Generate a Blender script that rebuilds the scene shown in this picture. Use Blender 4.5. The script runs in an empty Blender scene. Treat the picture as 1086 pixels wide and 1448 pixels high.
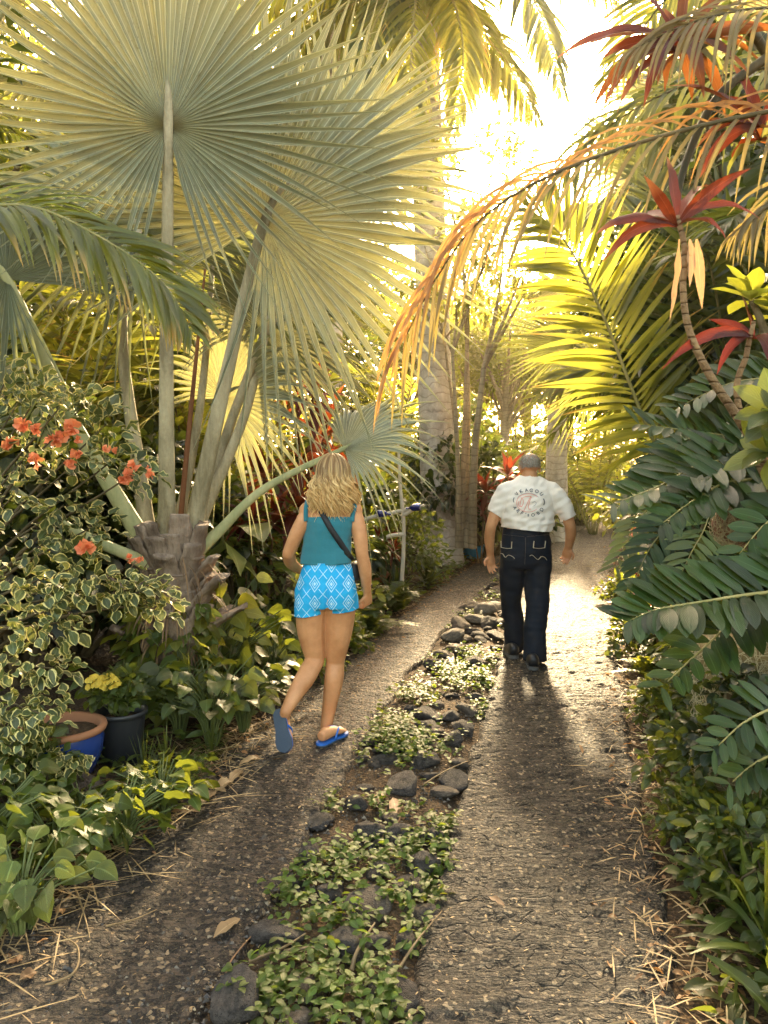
import bpy, bmesh, math, random
import numpy as np
from mathutils import Vector, Matrix, noise as mnoise
from mathutils.bvhtree import BVHTree

rng = np.random.default_rng(11)
random.seed(11)
scene = bpy.context.scene
COL = scene.collection
R = math.radians
UP = np.array([0., 0., 1.])
A = lambda *v: np.array(v, float)

# ------------------------------------------------------------------ camera
F, CX, CY, HC, PITCH = 1087., 543., 724., 1.54, R(3.1)
cs, sn = math.cos(PITCH), math.sin(PITCH)
CAMP = A(0, 0, HC)
def ray(x, y):
    u, v = (x - CX) / F, (CY - y) / F
    return A(u, cs + v * sn, -sn + v * cs)
def P(x, y, D):
    """point seen at photo position (x, y), D metres ahead"""
    r = ray(x, y)
    return CAMP + r * (D / r[1])
def G(x, y, z=0.):
    r = ray(x, y)
    return CAMP + r * ((z - HC) / r[2])
cam = bpy.data.cameras.new('camera')
cam.sensor_fit = 'VERTICAL'; cam.sensor_height = 36.; cam.lens = F / 1448 * 36
cam.clip_start = .05; cam.clip_end = 2000
co = bpy.data.objects.new('camera', cam); COL.objects.link(co)
co.location = (0, 0, HC); co.rotation_euler = (math.pi / 2 - PITCH, 0, 0)
scene.camera = co

# ------------------------------------------------------------------ mesh tools
def nz(a):
    return a / np.maximum(np.linalg.norm(a, axis=-1, keepdims=True), 1e-9)

class MB:
    def __init__(s): s.V, s.Q, s.T, s.UV, s.QM, s.TM, s.n = [], [], [], [], [], [], 0
    def add(s, V, Fc, UV=None, mi=0):
        V = np.asarray(V, float).reshape(-1, 3); Fc = np.asarray(Fc, int)
        if UV is None: UV = np.zeros((len(V), 2))
        s.V.append(V); s.UV.append(np.asarray(UV, float).reshape(-1, 2))
        if len(Fc):
            if Fc.shape[1] == 4: s.Q.append(Fc + s.n); s.QM.append(np.full(len(Fc), mi))
            else: s.T.append(Fc + s.n); s.TM.append(np.full(len(Fc), mi))
        s.n += len(V)
    def mesh(s, name, org=(0, 0, 0), smooth=True):
        V = np.concatenate(s.V) - np.asarray(org, float); UV = np.concatenate(s.UV)
        q = np.concatenate(s.Q) if s.Q else np.zeros((0, 4), int)
        t = np.concatenate(s.T) if s.T else np.zeros((0, 3), int)
        mi = np.concatenate(s.QM + s.TM) if (s.QM or s.TM) else np.zeros(0, int)
        me = bpy.data.meshes.new(name)
        me.vertices.add(len(V)); me.vertices.foreach_set('co', V.ravel())
        li = np.concatenate([q.ravel(), t.ravel()])
        me.loops.add(len(li)); me.loops.foreach_set('vertex_index', li.astype(np.int32))
        ls = np.concatenate([np.arange(len(q)) * 4, len(q) * 4 + np.arange(len(t)) * 3])
        me.polygons.add(len(ls)); me.polygons.foreach_set('loop_start', ls.astype(np.int32))
        me.polygons.foreach_set('material_index', mi.astype(np.int32))
        me.polygons.foreach_set('use_smooth', np.full(len(ls), smooth))
        uv = me.uv_layers.new(name='UVMap'); uv.data.foreach_set('uv', UV[li].ravel())
        me.update(calc_edges=True); me.validate()
        return me
    def build(s, name, mats, parent=None, smooth=True, org=None):
        if org is None: org = wloc(parent) if parent else (0, 0, 0)
        me = s.mesh(name, org, smooth)
        o = bpy.data.objects.new(name, me)
        for m in (mats if isinstance(mats, (list, tuple)) else [mats]): me.materials.append(m)
        COL.objects.link(o)
        if parent: o.parent = parent
        else: o.location = org
        return o

def wloc(o):
    l = Vector((0, 0, 0))
    while o: l = l + o.location; o = o.parent
    return np.array(l)

def tag(o, label, cat, group=None, kind=None):
    if label: o['label'] = label
    if cat: o['category'] = cat
    if group: o['group'] = group
    if kind: o['kind'] = kind
    return o
def thing(name, label, cat, loc=(0, 0, 0), group=None):
    o = bpy.data.objects.new(name, None); COL.objects.link(o)
    o.location = loc; o.empty_display_size = .2
    return tag(o, label, cat, group)
def dup(o, loc=None, rz=0., sc=1., label=None, group=None, parent=None, tilt=(0, 0)):
    c = o.copy(); COL.objects.link(c)
    if parent: c.parent = parent
    else:
        c.location = loc; c.rotation_euler = (tilt[0], tilt[1], rz)
        c.scale = (sc, sc, sc) if np.isscalar(sc) else sc
        if label: c['label'] = label
        if group: c['group'] = group
    for ch in list(o.children): dup(ch, parent=c)
    return c
def place(o, loc, rz=0., sc=1.):
    o.location = loc; o.rotation_euler = (0, 0, rz)
    o.scale = (sc, sc, sc) if np.isscalar(sc) else sc

def catmull(pts, n):
    pts = np.asarray(pts, float)
    if len(pts) == 2: return pts[0] + (pts[1] - pts[0]) * np.linspace(0, 1, n)[:, None]
    p = np.vstack([2 * pts[0] - pts[1], pts, 2 * pts[-1] - pts[-2]])
    t = np.linspace(0, len(pts) - 1 - 1e-6, n); i = t.astype(int); f = (t - i)[:, None]
    a, b, c, d = p[i], p[i + 1], p[i + 2], p[i + 3]
    return .5 * (2 * b + (c - a) * f + (2 * a - 5 * b + 4 * c - d) * f ** 2 + (3 * b - a - 3 * c + d) * f ** 3)

def strips(mb, Po, D, U, L, W, prof, droop=.3, fold=.3, mi=0, wave=0., bend=None):
    """N leaf blades at once: 3 vertices across, len(prof) stations along"""
    Po = np.asarray(Po, float).reshape(-1, 3); N = len(Po); n = len(prof) - 1
    if N == 0: return
    bc = lambda v: np.broadcast_to(np.asarray(v, float), (N,)).copy()
    L, W, droop, fold = bc(L), bc(W), bc(droop), bc(fold)
    d = nz(np.broadcast_to(D, (N, 3)).astype(float)); u = np.broadcast_to(U, (N, 3)).astype(float)
    u = u - (u * d).sum(1, keepdims=True) * d + 1e-4 * np.array([.3, .7, .2]); p = Po.copy(); rows = []
    ph = rng.uniform(0, 6, N)
    cf, sf = np.cos(fold)[:, None], np.sin(fold)[:, None]
    for i in range(n + 1):
        s = nz(np.cross(d, u)); u = nz(np.cross(s, d))
        hw = (W * prof[i])[:, None]
        w1 = (wave * np.sin(ph + i * 1.7))[:, None]; w2 = (wave * np.sin(ph * 1.7 + i * 2.1))[:, None]
        rows.append(np.stack([p - s * hw * cf + u * hw * (sf + w1), p, p + s * hw * cf + u * hw * (sf + w2)], 1))
        g = np.array([0, 0, -1.]) * (droop / n)[:, None]
        if bend is not None: g = g + np.asarray(bend, float) / n
        d = nz(d + g); p = p + d * (L / n)[:, None]
    V = np.stack(rows, 1).reshape(-1, 3)
    k = np.arange(n)[:, None] * 3 + np.arange(2)[None]
    fq = np.stack([k, k + 1, k + 4, k + 3], -1).reshape(-1, 4)
    Fc = (np.arange(N)[:, None, None] * (n + 1) * 3 + fq[None]).reshape(-1, 4)
    uv = np.stack(np.broadcast_arrays(np.array([0, .5, 1.])[None], np.linspace(0, 1, n + 1)[:, None]), -1)
    mb.add(V, Fc, np.broadcast_to(uv[None], (N, n + 1, 3, 2)).reshape(-1, 2), mi)

LANCE = [.25, .8, 1, .9, .65, .3, .03]
LANCE9 = [.22, .5, .8, .97, 1, .93, .78, .55, .3, .03]
LANCE5 = [.3, .95, 1, .6, .04]
OVAL = [.08, .7, 1, .95, .62, .05]
OVAL8 = [.06, .5, .85, 1, .98, .82, .5, .04]
HEART = [.25, .95, 1.05, .92, .68, .38, .03]
STRAP = [.6, 1, 1, .95, .85, .65, .35, .03]
PADDLE = [.12, .55, .9, 1, 1, .92, .7, .35, .03]

def tube(mb, pts, rad, n=8, mi=0, flat=1., side=None, cap=True, res=None):
    pts = np.asarray(pts, float)
    rad = np.broadcast_to(np.asarray(rad, float), (len(pts),)).astype(float)
    if res:
        rad = np.interp(np.linspace(0, 1, res), np.linspace(0, 1, len(pts)), rad); pts = catmull(pts, res)
    m = len(pts); t = nz(np.gradient(pts, axis=0))
    s = np.asarray(side if side is not None else ([1, 0, 0] if abs(t[0][0]) < .8 else [0, 1, 0]), float)
    V = []; th = np.arange(n) / n * 2 * math.pi
    for i in range(m):
        s = s - s.dot(t[i]) * t[i]; s /= max(np.linalg.norm(s), 1e-9); b = np.cross(t[i], s)
        V.append(pts[i] + rad[i] * (np.cos(th)[:, None] * s + flat * np.sin(th)[:, None] * b))
    V = np.concatenate(V)
    i, j = np.meshgrid(np.arange(m - 1), np.arange(n), indexing='ij'); jj = (j + 1) % n
    q = np.stack([i * n + j, i * n + jj, (i + 1) * n + jj, (i + 1) * n + j], -1).reshape(-1, 4)
    ln = np.concatenate([[0], np.cumsum(np.linalg.norm(np.diff(pts, axis=0), axis=1))])
    uv = np.stack(np.broadcast_arrays((np.arange(n) / n)[None], ln[:, None]), -1).reshape(-1, 2)
    b0 = mb.n; mb.add(V, q, uv, mi)
    if cap:
        for base, c, e in ((0, pts[0], 0), ((m - 1) * n, pts[-1], 1)):
            k = np.arange(n); kk = (k + 1) % n
            VV = np.vstack([V[base:base + n], c[None]])
            tr = np.stack([kk, k, np.full(n, n)], 1) if e == 0 else np.stack([k, kk, np.full(n, n)], 1)
            if mb is not None:
                # reuse ring vertices so that the body stays closed
                mb.V.append(c[None]); mb.UV.append(np.array([[.5, ln[-1] * e]])); ci = mb.n; mb.n += 1
                tr2 = np.stack([(kk if e == 0 else k) + b0 + base, (k if e == 0 else kk) + b0 + base, np.full(n, ci)], 1)
                mb.T.append(tr2); mb.TM.append(np.full(n, mi))

def loft(mb, pts, rx, ry, side, n=20, res=24, mi=0, cap=True):
    """elliptical cross-sections along a smooth path"""
    k = len(pts); x = np.linspace(0, 1, k)
    pr = catmull(np.column_stack([np.asarray(pts, float), rx, ry]), res)
    pts = pr[:, :3]; rx = np.maximum(pr[:, 3], .002); ry = np.maximum(pr[:, 4], .002)
    t = nz(np.gradient(pts, axis=0)); side = np.asarray(side, float)
    s = nz(side[None] - (t @ side)[:, None] * t); b = np.cross(t, s)
    th = np.arange(n) / n * 2 * math.pi
    V = (pts[:, None] + rx[:, None, None] * np.cos(th)[None, :, None] * s[:, None] + ry[:, None, None] * np.sin(th)[None, :, None] * b[:, None]).reshape(-1, 3)
    m = res; i, j = np.meshgrid(np.arange(m - 1), np.arange(n), indexing='ij'); jj = (j + 1) % n
    q = np.stack([i * n + j, i * n + jj, (i + 1) * n + jj, (i + 1) * n + j], -1).reshape(-1, 4)
    uv = np.stack(np.broadcast_arrays((np.arange(n) / n)[None], np.linspace(0, 1, m)[:, None]), -1).reshape(-1, 2)
    b0 = mb.n; mb.add(V, q, uv, mi)
    if cap:
        for base, c, e in ((0, pts[0], 0), ((m - 1) * n, pts[-1], 1)):
            k = np.arange(n); kk = (k + 1) % n
            mb.V.append(c[None]); mb.UV.append(np.array([[.5, e]])); ci = mb.n; mb.n += 1
            mb.T.append(np.stack([(kk if e == 0 else k) + b0 + base, (k if e == 0 else kk) + b0 + base, np.full(n, ci)], 1)); mb.TM.append(np.full(n, mi))

def ball(mb, c, r, n=16, m=10, mi=0, rot=None):
    r = np.broadcast_to(np.asarray(r, float), (3,))
    ph = np.linspace(0, math.pi, m + 1)[1:-1]; th = np.arange(n) / n * 2 * math.pi
    V = np.stack([np.outer(np.sin(ph), np.cos(th)), np.outer(np.sin(ph), np.sin(th)), np.outer(np.cos(ph), np.ones(n))], -1).reshape(-1, 3)
    V = np.vstack([V, [[0, 0, 1], [0, 0, -1]]]) * r
    if rot is not None: V = V @ np.asarray(rot).T
    k = m - 1; i, j = np.meshgrid(np.arange(k - 1), np.arange(n), indexing='ij'); jj = (j + 1) % n
    q = np.stack([i * n + j, (i + 1) * n + j, (i + 1) * n + jj, i * n + jj], -1).reshape(-1, 4)
    b0 = mb.n; mb.add(V + np.asarray(c), q, None, mi)
    j = np.arange(n); jj = (j + 1) % n
    mb.T.append(np.stack([j, jj, np.full(n, k * n)], 1) + b0); mb.TM.append(np.full(n, mi))
    mb.T.append(np.stack([(k - 1) * n + jj, (k - 1) * n + j, np.full(n, k * n + 1)], 1) + b0); mb.TM.append(np.full(n, mi))

def lathe(mb, prof, c, n=28, mi=0, wob=0.):
    prof = np.asarray(prof, float); m = len(prof); th = np.arange(n) / n * 2 * math.pi
    V = np.stack([np.outer(prof[:, 0], np.cos(th)), np.outer(prof[:, 0], np.sin(th)), np.outer(prof[:, 1], np.ones(n))], -1)
    if wob: V[..., :2] *= 1 + wob * np.sin(3 * th + prof[:, 1:2] * 9)[..., None]
    i, j = np.meshgrid(np.arange(m - 1), np.arange(n), indexing='ij'); jj = (j + 1) % n
    q = np.stack([i * n + j, i * n + jj, (i + 1) * n + jj, (i + 1) * n + j], -1).reshape(-1, 4)
    uv = np.stack(np.broadcast_arrays((np.arange(n) / n)[None], np.linspace(0, 1, m)[:, None]), -1).reshape(-1, 2)
    mb.add(V.reshape(-1, 3) + np.asarray(c), q, uv, mi)

def remesh(mb, voxel, smooth=4, fac=.5):
    me = mb.mesh('tmp'); o = bpy.data.objects.new('tmp', me); COL.objects.link(o)
    m = o.modifiers.new('r', 'REMESH'); m.mode = 'VOXEL'; m.voxel_size = voxel; m.use_smooth_shade = True
    if smooth:
        m2 = o.modifiers.new('s', 'SMOOTH'); m2.iterations = smooth; m2.factor = fac
    dg = bpy.context.evaluated_depsgraph_get()
    out = bpy.data.meshes.new_from_object(o.evaluated_get(dg), depsgraph=dg)
    V = np.zeros(len(out.vertices) * 3); out.vertices.foreach_get('co', V)
    Fc = [list(p.vertices) for p in out.polygons]
    bpy.data.objects.remove(o); bpy.data.meshes.remove(me); bpy.data.meshes.remove(out)
    r = MB(); V = V.reshape(-1, 3)
    q = [f for f in Fc if len(f) == 4]; t = [f for f in Fc if len(f) == 3]
    r.V.append(V); r.UV.append(np.zeros((len(V), 2))); r.n = len(V)
    if q: r.Q.append(np.array(q)); r.QM.append(np.zeros(len(q), int))
    if t: r.T.append(np.array(t)); r.TM.append(np.zeros(len(t), int))
    return r
def cut(mb, p, n, region=None):
    """slice with a plane, dropping the side the normal points to; region(V) limits it to some faces"""
    V = np.concatenate(mb.V); bm = bmesh.new(); vs_ = [bm.verts.new(v) for v in V]
    for fs in mb.Q + mb.T:
        for f in fs:
            try: bm.faces.new([vs_[i] for i in f])
            except ValueError: pass
    lo = [v for v in bm.verts if not v.link_faces]; bmesh.ops.delete(bm, geom=lo, context='VERTS')
    fs = list(bm.faces) if region is None else [f for f in bm.faces if region(np.array(f.calc_center_median()))]
    es = {e for f in fs for e in f.edges}; vv = {v for f in fs for v in f.verts}
    bmesh.ops.bisect_plane(bm, geom=fs + list(es) + list(vv), plane_co=Vector(p), plane_no=Vector(n), clear_outer=True)
    bmesh.ops.triangulate(bm, faces=[f for f in bm.faces if len(f.verts) > 4]); bm.verts.index_update()
    r = MB(); r.V = [np.array([v.co[:] for v in bm.verts])]; r.n = len(r.V[0]); r.UV = [np.zeros((r.n, 2))]
    q = [[v.index for v in f.verts] for f in bm.faces if len(f.verts) == 4]; t = [[v.index for v in f.verts] for f in bm.faces if len(f.verts) == 3]
    if q: r.Q.append(np.array(q)); r.QM.append(np.zeros(len(q), int))
    if t: r.T.append(np.array(t)); r.TM.append(np.zeros(len(t), int))
    bm.free(); return r
def displace(mb, fn):
    """move vertices along their normals by fn(V) metres"""
    V = np.concatenate(mb.V); N = np.zeros_like(V)
    for fs in mb.Q + mb.T:
        a, b, c = V[fs[:, 0]], V[fs[:, 1]], V[fs[:, 2]]; nn = np.cross(b - a, c - a)
        for k in range(fs.shape[1]): np.add.at(N, fs[:, k], nn)
    mb.V = [V + nz(N) * np.asarray(fn(V))[:, None]]; mb.UV = [np.concatenate(mb.UV)]
def nse(V, sc, seed=0.):
    return np.array([mnoise.noise(Vector((v[0] * sc + seed, v[1] * sc + seed * 1.7, v[2] * sc))) for v in V])
def bvh(*mbs):
    V, Fc, n = [], [], 0
    for mb in mbs:
        vv = np.concatenate(mb.V); V.append(vv)
        for fs in mb.Q + mb.T: Fc += (fs + n).tolist()
        n += len(vv)
    return BVHTree.FromPolygons(np.concatenate(V).tolist(), Fc)
def onto(bv, x, y, off=.004):
    r = ray(x, y); r /= np.linalg.norm(r)
    h = bv.ray_cast(Vector(CAMP), Vector(r))
    if h[0] is None: return None
    nn = np.array(h[1]); nn = nn if nn.dot(r) < 0 else -nn
    return np.array(h[0]) + nn * off

# ------------------------------------------------------------------ materials
class NT:
    def __init__(s, name):
        s.m = bpy.data.materials.new(name); s.m.use_nodes = True; s.t = s.m.node_tree; s.t.nodes.clear()
        s.out = s.t.nodes.new('ShaderNodeOutputMaterial')
    def n(s, typ, **kw):
        nd = s.t.nodes.new('ShaderNode' + typ)
        for k, v in kw.items(): setattr(nd, k, v)
        return nd
    def l(s, a, b): s.t.links.new(a, b)
    def inp(s, sock, v):
        if hasattr(v, 'links') or hasattr(v, 'is_linked'): s.l(v, sock)
        else:
            if sock.type == 'RGBA' and len(v) == 3: v = (*v, 1)
            sock.default_value = v
    def math(s, op, a, b=0., c=0., clamp=False):
        nd = s.n('Math', operation=op, use_clamp=clamp)
        for i, v in enumerate((a, b, c)): s.inp(nd.inputs[i], v)
        return nd.outputs[0]
    def mix(s, f, a, b, blend='MIX'):
        nd = s.n('Mix', data_type='RGBA', blend_type=blend)
        s.inp(nd.inputs[0], f); s.inp(nd.inputs[6], a); s.inp(nd.inputs[7], b)
        return nd.outputs[2]
    def ramp(s, f, *st):
        nd = s.n('ValToRGB'); s.inp(nd.inputs[0], f)
        e = nd.color_ramp.elements
        while len(e) < len(st): e.new(.5)
        for k, (p, c) in zip(e, st):
            k.position = p; k.color = (*c, 1) if not np.isscalar(c) else (c, c, c, 1)
        return nd.outputs[0]
    def noise(s, sc, detail=3., rough=.55, vec=None, dist=0.):
        nd = s.n('TexNoise'); nd.inputs['Scale'].default_value = sc; nd.inputs['Detail'].default_value = detail
        nd.inputs['Roughness'].default_value = rough; nd.inputs['Distortion'].default_value = dist
        if vec is not None: s.l(vec, nd.inputs['Vector'])
        return nd.outputs[0]
    def vor(s, sc, vec=None, feature='F1', out=0):
        nd = s.n('TexVoronoi', feature=feature); nd.inputs['Scale'].default_value = sc
        if vec is not None: s.l(vec, nd.inputs['Vector'])
        return nd.outputs[out]
    def obj(s): return s.n('TexCoord').outputs['Object']
    def uv(s):
        x = s.n('SeparateXYZ'); s.l(s.n('TexCoord').outputs['UV'], x.inputs[0]); return x.outputs[0], x.outputs[1]
    def scale(s, vec, v):
        nd = s.n('VectorMath', operation='MULTIPLY'); s.l(vec, nd.inputs[0]); nd.inputs[1].default_value = v; return nd.outputs[0]
    def bump(s, h, strength=.3, dist=.01, nrm=None):
        nd = s.n('Bump'); s.l(h, nd.inputs['Height']); nd.inputs['Strength'].default_value = strength
        nd.inputs['Distance'].default_value = dist
        if nrm is not None: s.l(nrm, nd.inputs['Normal'])
        return nd.outputs[0]
    def bsdf(s, col, rough=.6, nrm=None, spec=.5, **kw):
        b = s.n('BsdfPrincipled'); s.inp(b.inputs['Base Color'], col); s.inp(b.inputs['Roughness'], rough)
        b.inputs['Specular IOR Level'].default_value = spec
        for k, v in kw.items(): s.inp(b.inputs[k], v)
        if nrm is not None: s.l(nrm, b.inputs['Normal'])
        return b.outputs[0]
    def done(s, sh): s.l(sh, s.out.inputs[0]); return s.m

def leafmat(name, c1, c2, tc, trans=.4, rough=.42, cream=None, tip=None, vein=.25, stripes=0., hub=None, back=None, spec=.5, vary=.9, rim=None):
    """leaf: hue varies blade to blade, midrib, optional cream margin, dry tip, fan pleat stripes; light shines through"""
    if vary > .5: c1, c2 = tuple(a * .74 for a in c1), tuple(a * .80 for a in c2)
    k = NT(name); u, v = k.uv(); g = k.n('NewGeometry')
    rnd = g.outputs['Random Per Island']
    ob = k.obj(); big = k.noise(2.3, 2, vec=ob); fine = k.noise(38., 3, vec=ob)
    col = k.mix(rnd, c1, c2)
    col = k.mix(k.math('MULTIPLY', k.math('SUBTRACT', big, .35, clamp=True), .9), col, tuple(min(1, a * 1.55) for a in c2))
    col = k.mix(k.math('MULTIPLY', fine, .35), col, tuple(a * .55 for a in c1))
    du = k.math('ABSOLUTE', k.math('SUBTRACT', u, .5))
    if stripes:
        st = k.math('SINE', k.math('MULTIPLY', u, stripes))
        col = k.mix(k.math('MULTIPLY', k.math('GREATER_THAN', st, .35), .22), col, tuple(a * .6 for a in c1))
    if vein:
        mr = k.math('LESS_THAN', du, .035)
        col = k.mix(k.math('MULTIPLY', mr, vein * 2), col, tuple(min(1, a * 1.9 + .03) for a in c2))
    b2 = k.math('ADD', k.math('MULTIPLY', k.math('FRACT', k.math('MULTIPLY', rnd, 17.3)), vary), 1. - vary * .55)
    vb = k.n('VectorMath', operation='SCALE'); k.l(col, vb.inputs[0]); k.l(b2, vb.inputs['Scale']); col = vb.outputs[0]
    if rim is not None: col = k.mix(k.math('GREATER_THAN', du, .43), col, rim)  # cream segment edges, brightened as a painted highlight along the pleat ridges
    if vary > .3:
        sp = k.math('MULTIPLY', k.ramp(k.noise(48., 4, .6, vec=ob), (.62, 0.), (.66, 1.)), k.math('GREATER_THAN', k.math('FRACT', k.math('MULTIPLY', rnd, 31.7)), .35)); col = k.mix(k.math('MULTIPLY', sp, .6), col, (.055, .034, .012))
    tcol = k.mix(rnd, tc, tuple(a * .6 for a in tc))
    if cream is not None:
        e = k.math('ADD', du, k.math('MULTIPLY', k.math('SUBTRACT', k.noise(26., 3, vec=ob), .5), .28))
        m = k.math('MULTIPLY', k.math('GREATER_THAN', e, .37), k.math('GREATER_THAN', v, .05))
        col = k.mix(m, col, cream); tcol = k.mix(m, tcol, tuple(a * .8 for a in cream))
    if tip is not None:
        tm = k.math('MULTIPLY', k.math('SUBTRACT', k.math('ADD', v, k.math('MULTIPLY', rnd, .4)), .95, clamp=True), 4., clamp=True)
        col = k.mix(tm, col, tip); tcol = k.mix(tm, tcol, tip)
    if hub is not None:
        hm = k.ramp(v, (.0, 1.), (.09, .0)); col = k.mix(hm, col, hub)
    wv = k.math('SINE', k.math('ADD', k.math('MULTIPLY', v, 70.), k.math('MULTIPLY', du, -60.)))
    h = k.math('ADD', k.math('MULTIPLY', wv, .25), fine)
    nr = k.bump(h, .25, .003)
    b = k.bsdf(col, rough, nr, spec)
    t = k.n('BsdfTranslucent'); k.inp(t.inputs[0], tcol); k.l(nr, t.inputs['Normal'])
    mx = k.n('MixShader'); mx.inputs[0].default_value = trans; k.l(b, mx.inputs[1]); k.l(t.outputs[0], mx.inputs[2])
    return k.done(mx.outputs[0])

def barkmat(name, c1, c2, ringf=0., sc=9., ring=None, bump=.6, squash=(1, 1, .25), rough=.85):
    k = NT(name); ob = k.obj()
    n1 = k.ramp(k.noise(sc, 5, .65, k.scale(ob, squash)), (.34, 0.), (.64, 1.)); n2 = k.noise(sc * 5, 4, .6, ob); n3 = k.noise(1.3, 2, vec=ob)
    col = k.mix(n1, c1, c2); col = k.mix(k.math('MULTIPLY', n2, .5), col, tuple(a * .45 for a in c1))
    col = k.mix(k.math('MULTIPLY', k.math('SUBTRACT', n3, .45, clamp=True), 1.5), col, tuple(min(1, a * 1.2) for a in c2))
    h = k.math('ADD', n1, k.math('MULTIPLY', n2, .5))
    if ringf:
        z = k.n('SeparateXYZ'); k.l(ob, z.inputs[0])
        zz = k.math('ADD', k.math('MULTIPLY', z.outputs[2], ringf), k.math('MULTIPLY', k.noise(3., 2, vec=ob), 2.2))
        rg = k.ramp(k.math('FRACT', zz), (.0, 1.), (.1, .2), (.16, 0.), (.9, 0.), (1., .8))
        col = k.mix(k.math('MULTIPLY', rg, .6), col, ring or tuple(a * .4 for a in c1)); h = k.math('SUBTRACT', h, rg)
    return k.done(k.bsdf(col, rough, k.bump(h, bump, .02), .2))

def plain(name, c1, c2=None, rough=.6, sc=20., bump=.15, spec=.4, dist=.004, **kw):
    k = NT(name); ob = k.obj(); n = k.noise(sc, 4, .6, ob); n2 = k.noise(sc * .13, 3, vec=ob)
    c2 = c2 or tuple(a * .75 for a in c1)
    col = k.mix(k.math('ADD', k.math('MULTIPLY', n, .6), k.math('MULTIPLY', n2, .4)), c1, c2)
    return k.done(k.bsdf(col, rough, k.bump(n, bump, dist), spec, **kw))
# ------------------------------------------------------------------ sky, sun, exposure
SUN_EL, SUN_AZ = R(26), R(8)
w = bpy.data.worlds.new('World'); scene.world = w; w.use_nodes = True
wt = w.node_tree; bg = wt.nodes['Background']
sky = wt.nodes.new('ShaderNodeTexSky'); sky.sky_type = 'NISHITA'; sky.sun_disc = False
sky.sun_elevation = SUN_EL; sky.sun_rotation = SUN_AZ; sky.dust_density = 4.; sky.ozone_density = .6; sky.air_density = 1.
wm = wt.nodes.new('ShaderNodeMix'); wm.data_type = 'RGBA'; wm.blend_type = 'MULTIPLY'; wm.inputs[0].default_value = 1
wm.inputs[7].default_value = (1.0, .835, .61, 1)       # low, dusty evening air
wt.links.new(sky.outputs[0], wm.inputs[6]); wt.links.new(wm.outputs[2], bg.inputs[0]); bg.inputs[1].default_value = .15
sd = bpy.data.lights.new('sun', 'SUN'); sd.energy = 2.6; sd.angle = R(4.); sd.color = (1., .78, .46)
so = bpy.data.objects.new('sun', sd); COL.objects.link(so)
sdir = Vector((math.sin(SUN_AZ) * math.cos(SUN_EL), math.cos(SUN_AZ) * math.cos(SUN_EL), math.sin(SUN_EL)))
so.rotation_euler = sdir.to_track_quat('Z', 'Y').to_euler(); so.location = sdir * 60
vs = scene.view_settings
vs.view_transform = 'Standard'; vs.look = 'None'; vs.exposure = 3.52; vs.gamma = 1.
cy = scene.cycles
cy.use_denoising = True; cy.max_bounces = 7; cy.diffuse_bounces = 3; cy.glossy_bounces = 2; cy.transmission_bounces = 5
cy.transparent_max_bounces = 6; cy.volume_bounces = 0; cy.sample_clamp_indirect = 6.; cy.caustics_reflective = False; cy.caustics_refractive = False

# ------------------------------------------------------------------ where the two wheel tracks run
TY = [-2, 0, 2.1, 3.5, 5, 7.4, 10, 14, 18, 22, 27, 33]
TL = [-2.35, -1.85, -1.33, -.97, -.66, 0, .75, 1.9, 3.3, 5.1, 8.0, 12.]
TR = [-.6, .2, .87, 1.20, 1.62, 2.25, 2.95, 4.25, 5.7, 7.4, 9.6, 13.5]
ML = [-1.4, -.95, -.47, -.24, .05, .64, 1.38, 2.7, 4.3, 6.2, 8.7, 12.7]
MR = [-1.1, -.55, .04, .32, .66, 1.16, 1.75, 2.75, 4.3, 6.2, 8.7, 12.7]
xl = lambda y: np.interp(y, TY, TL); xr = lambda y: np.interp(y, TY, TR)
ml = lambda y: np.interp(y, TY, ML); mr = lambda y: np.interp(y, TY, MR)
def sstep(x): x = np.clip(x, 0, 1); return x * x * (3 - 2 * x)
def gz(x, y):
    """soil height: level along the drive, a low bank on each side"""
    x, y = np.asarray(x, float), np.asarray(y, float)
    d = np.maximum(xl(y) - x, x - xr(y))
    b = .16 * sstep((d - .02) / 1.1) + .25 * sstep((d - 1.) / 4.)
    m = .035 * sstep((x - ml(y) + .03) / .12) * sstep((mr(y) - x + .03) / .12)
    return b + m + .022 * np.sin(x * 2.1 + y * .7) * np.sin(y * 1.3) * sstep(d / .3)

k = NT('soil'); ob = k.obj()
n1 = k.noise(3., 4, .6, ob); n2 = k.noise(45., 5, .7, ob); n3 = k.vor(60., ob)
col = k.mix(n1, (.030, .019, .011), (.085, .055, .03)); col = k.mix(k.ramp(n2, (.5, 0.), (.72, 1.)), col, (.17, .10, .045))
M_SOIL = k.done(k.bsdf(col, .9, k.bump(k.math('ADD', n2, n3), .8, .02), .15))
def axis(a, b, fine0, fine1, st):
    f = np.arange(fine0, fine1, st); l, r = [], []
    x, s = fine0, st
    while x > a: s *= 1.35; x -= s; l.append(max(x, a))
    x, s = f[-1], st
    while x < b: s *= 1.35; x += s; r.append(min(x, b))
    return np.concatenate([l[::-1], f, r])
gx, gy = axis(-250, 250, -5, 8, .07), axis(-60, 400, 0.5, 16, .07)
X, Y = np.meshgrid(gx, gy)
Z = gz(X, Y)
rgh = np.array([mnoise.fractal(Vector((x * 5, y * 5, 0)), 1., 2., 3) for x, y in zip(X.ravel(), Y.ravel())]).reshape(X.shape)
Z = Z + rgh * .02
g = MB(); ny, nx = X.shape
i, j = np.meshgrid(np.arange(ny - 1), np.arange(nx - 1), indexing='ij')
g.add(np.stack([X, Y, Z], -1).reshape(-1, 3), np.stack([i * nx + j, i * nx + j + 1, (i + 1) * nx + j + 1, (i + 1) * nx + j], -1).reshape(-1, 4))
tag(g.build('ground', M_SOIL), None, None, kind='structure')

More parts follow.
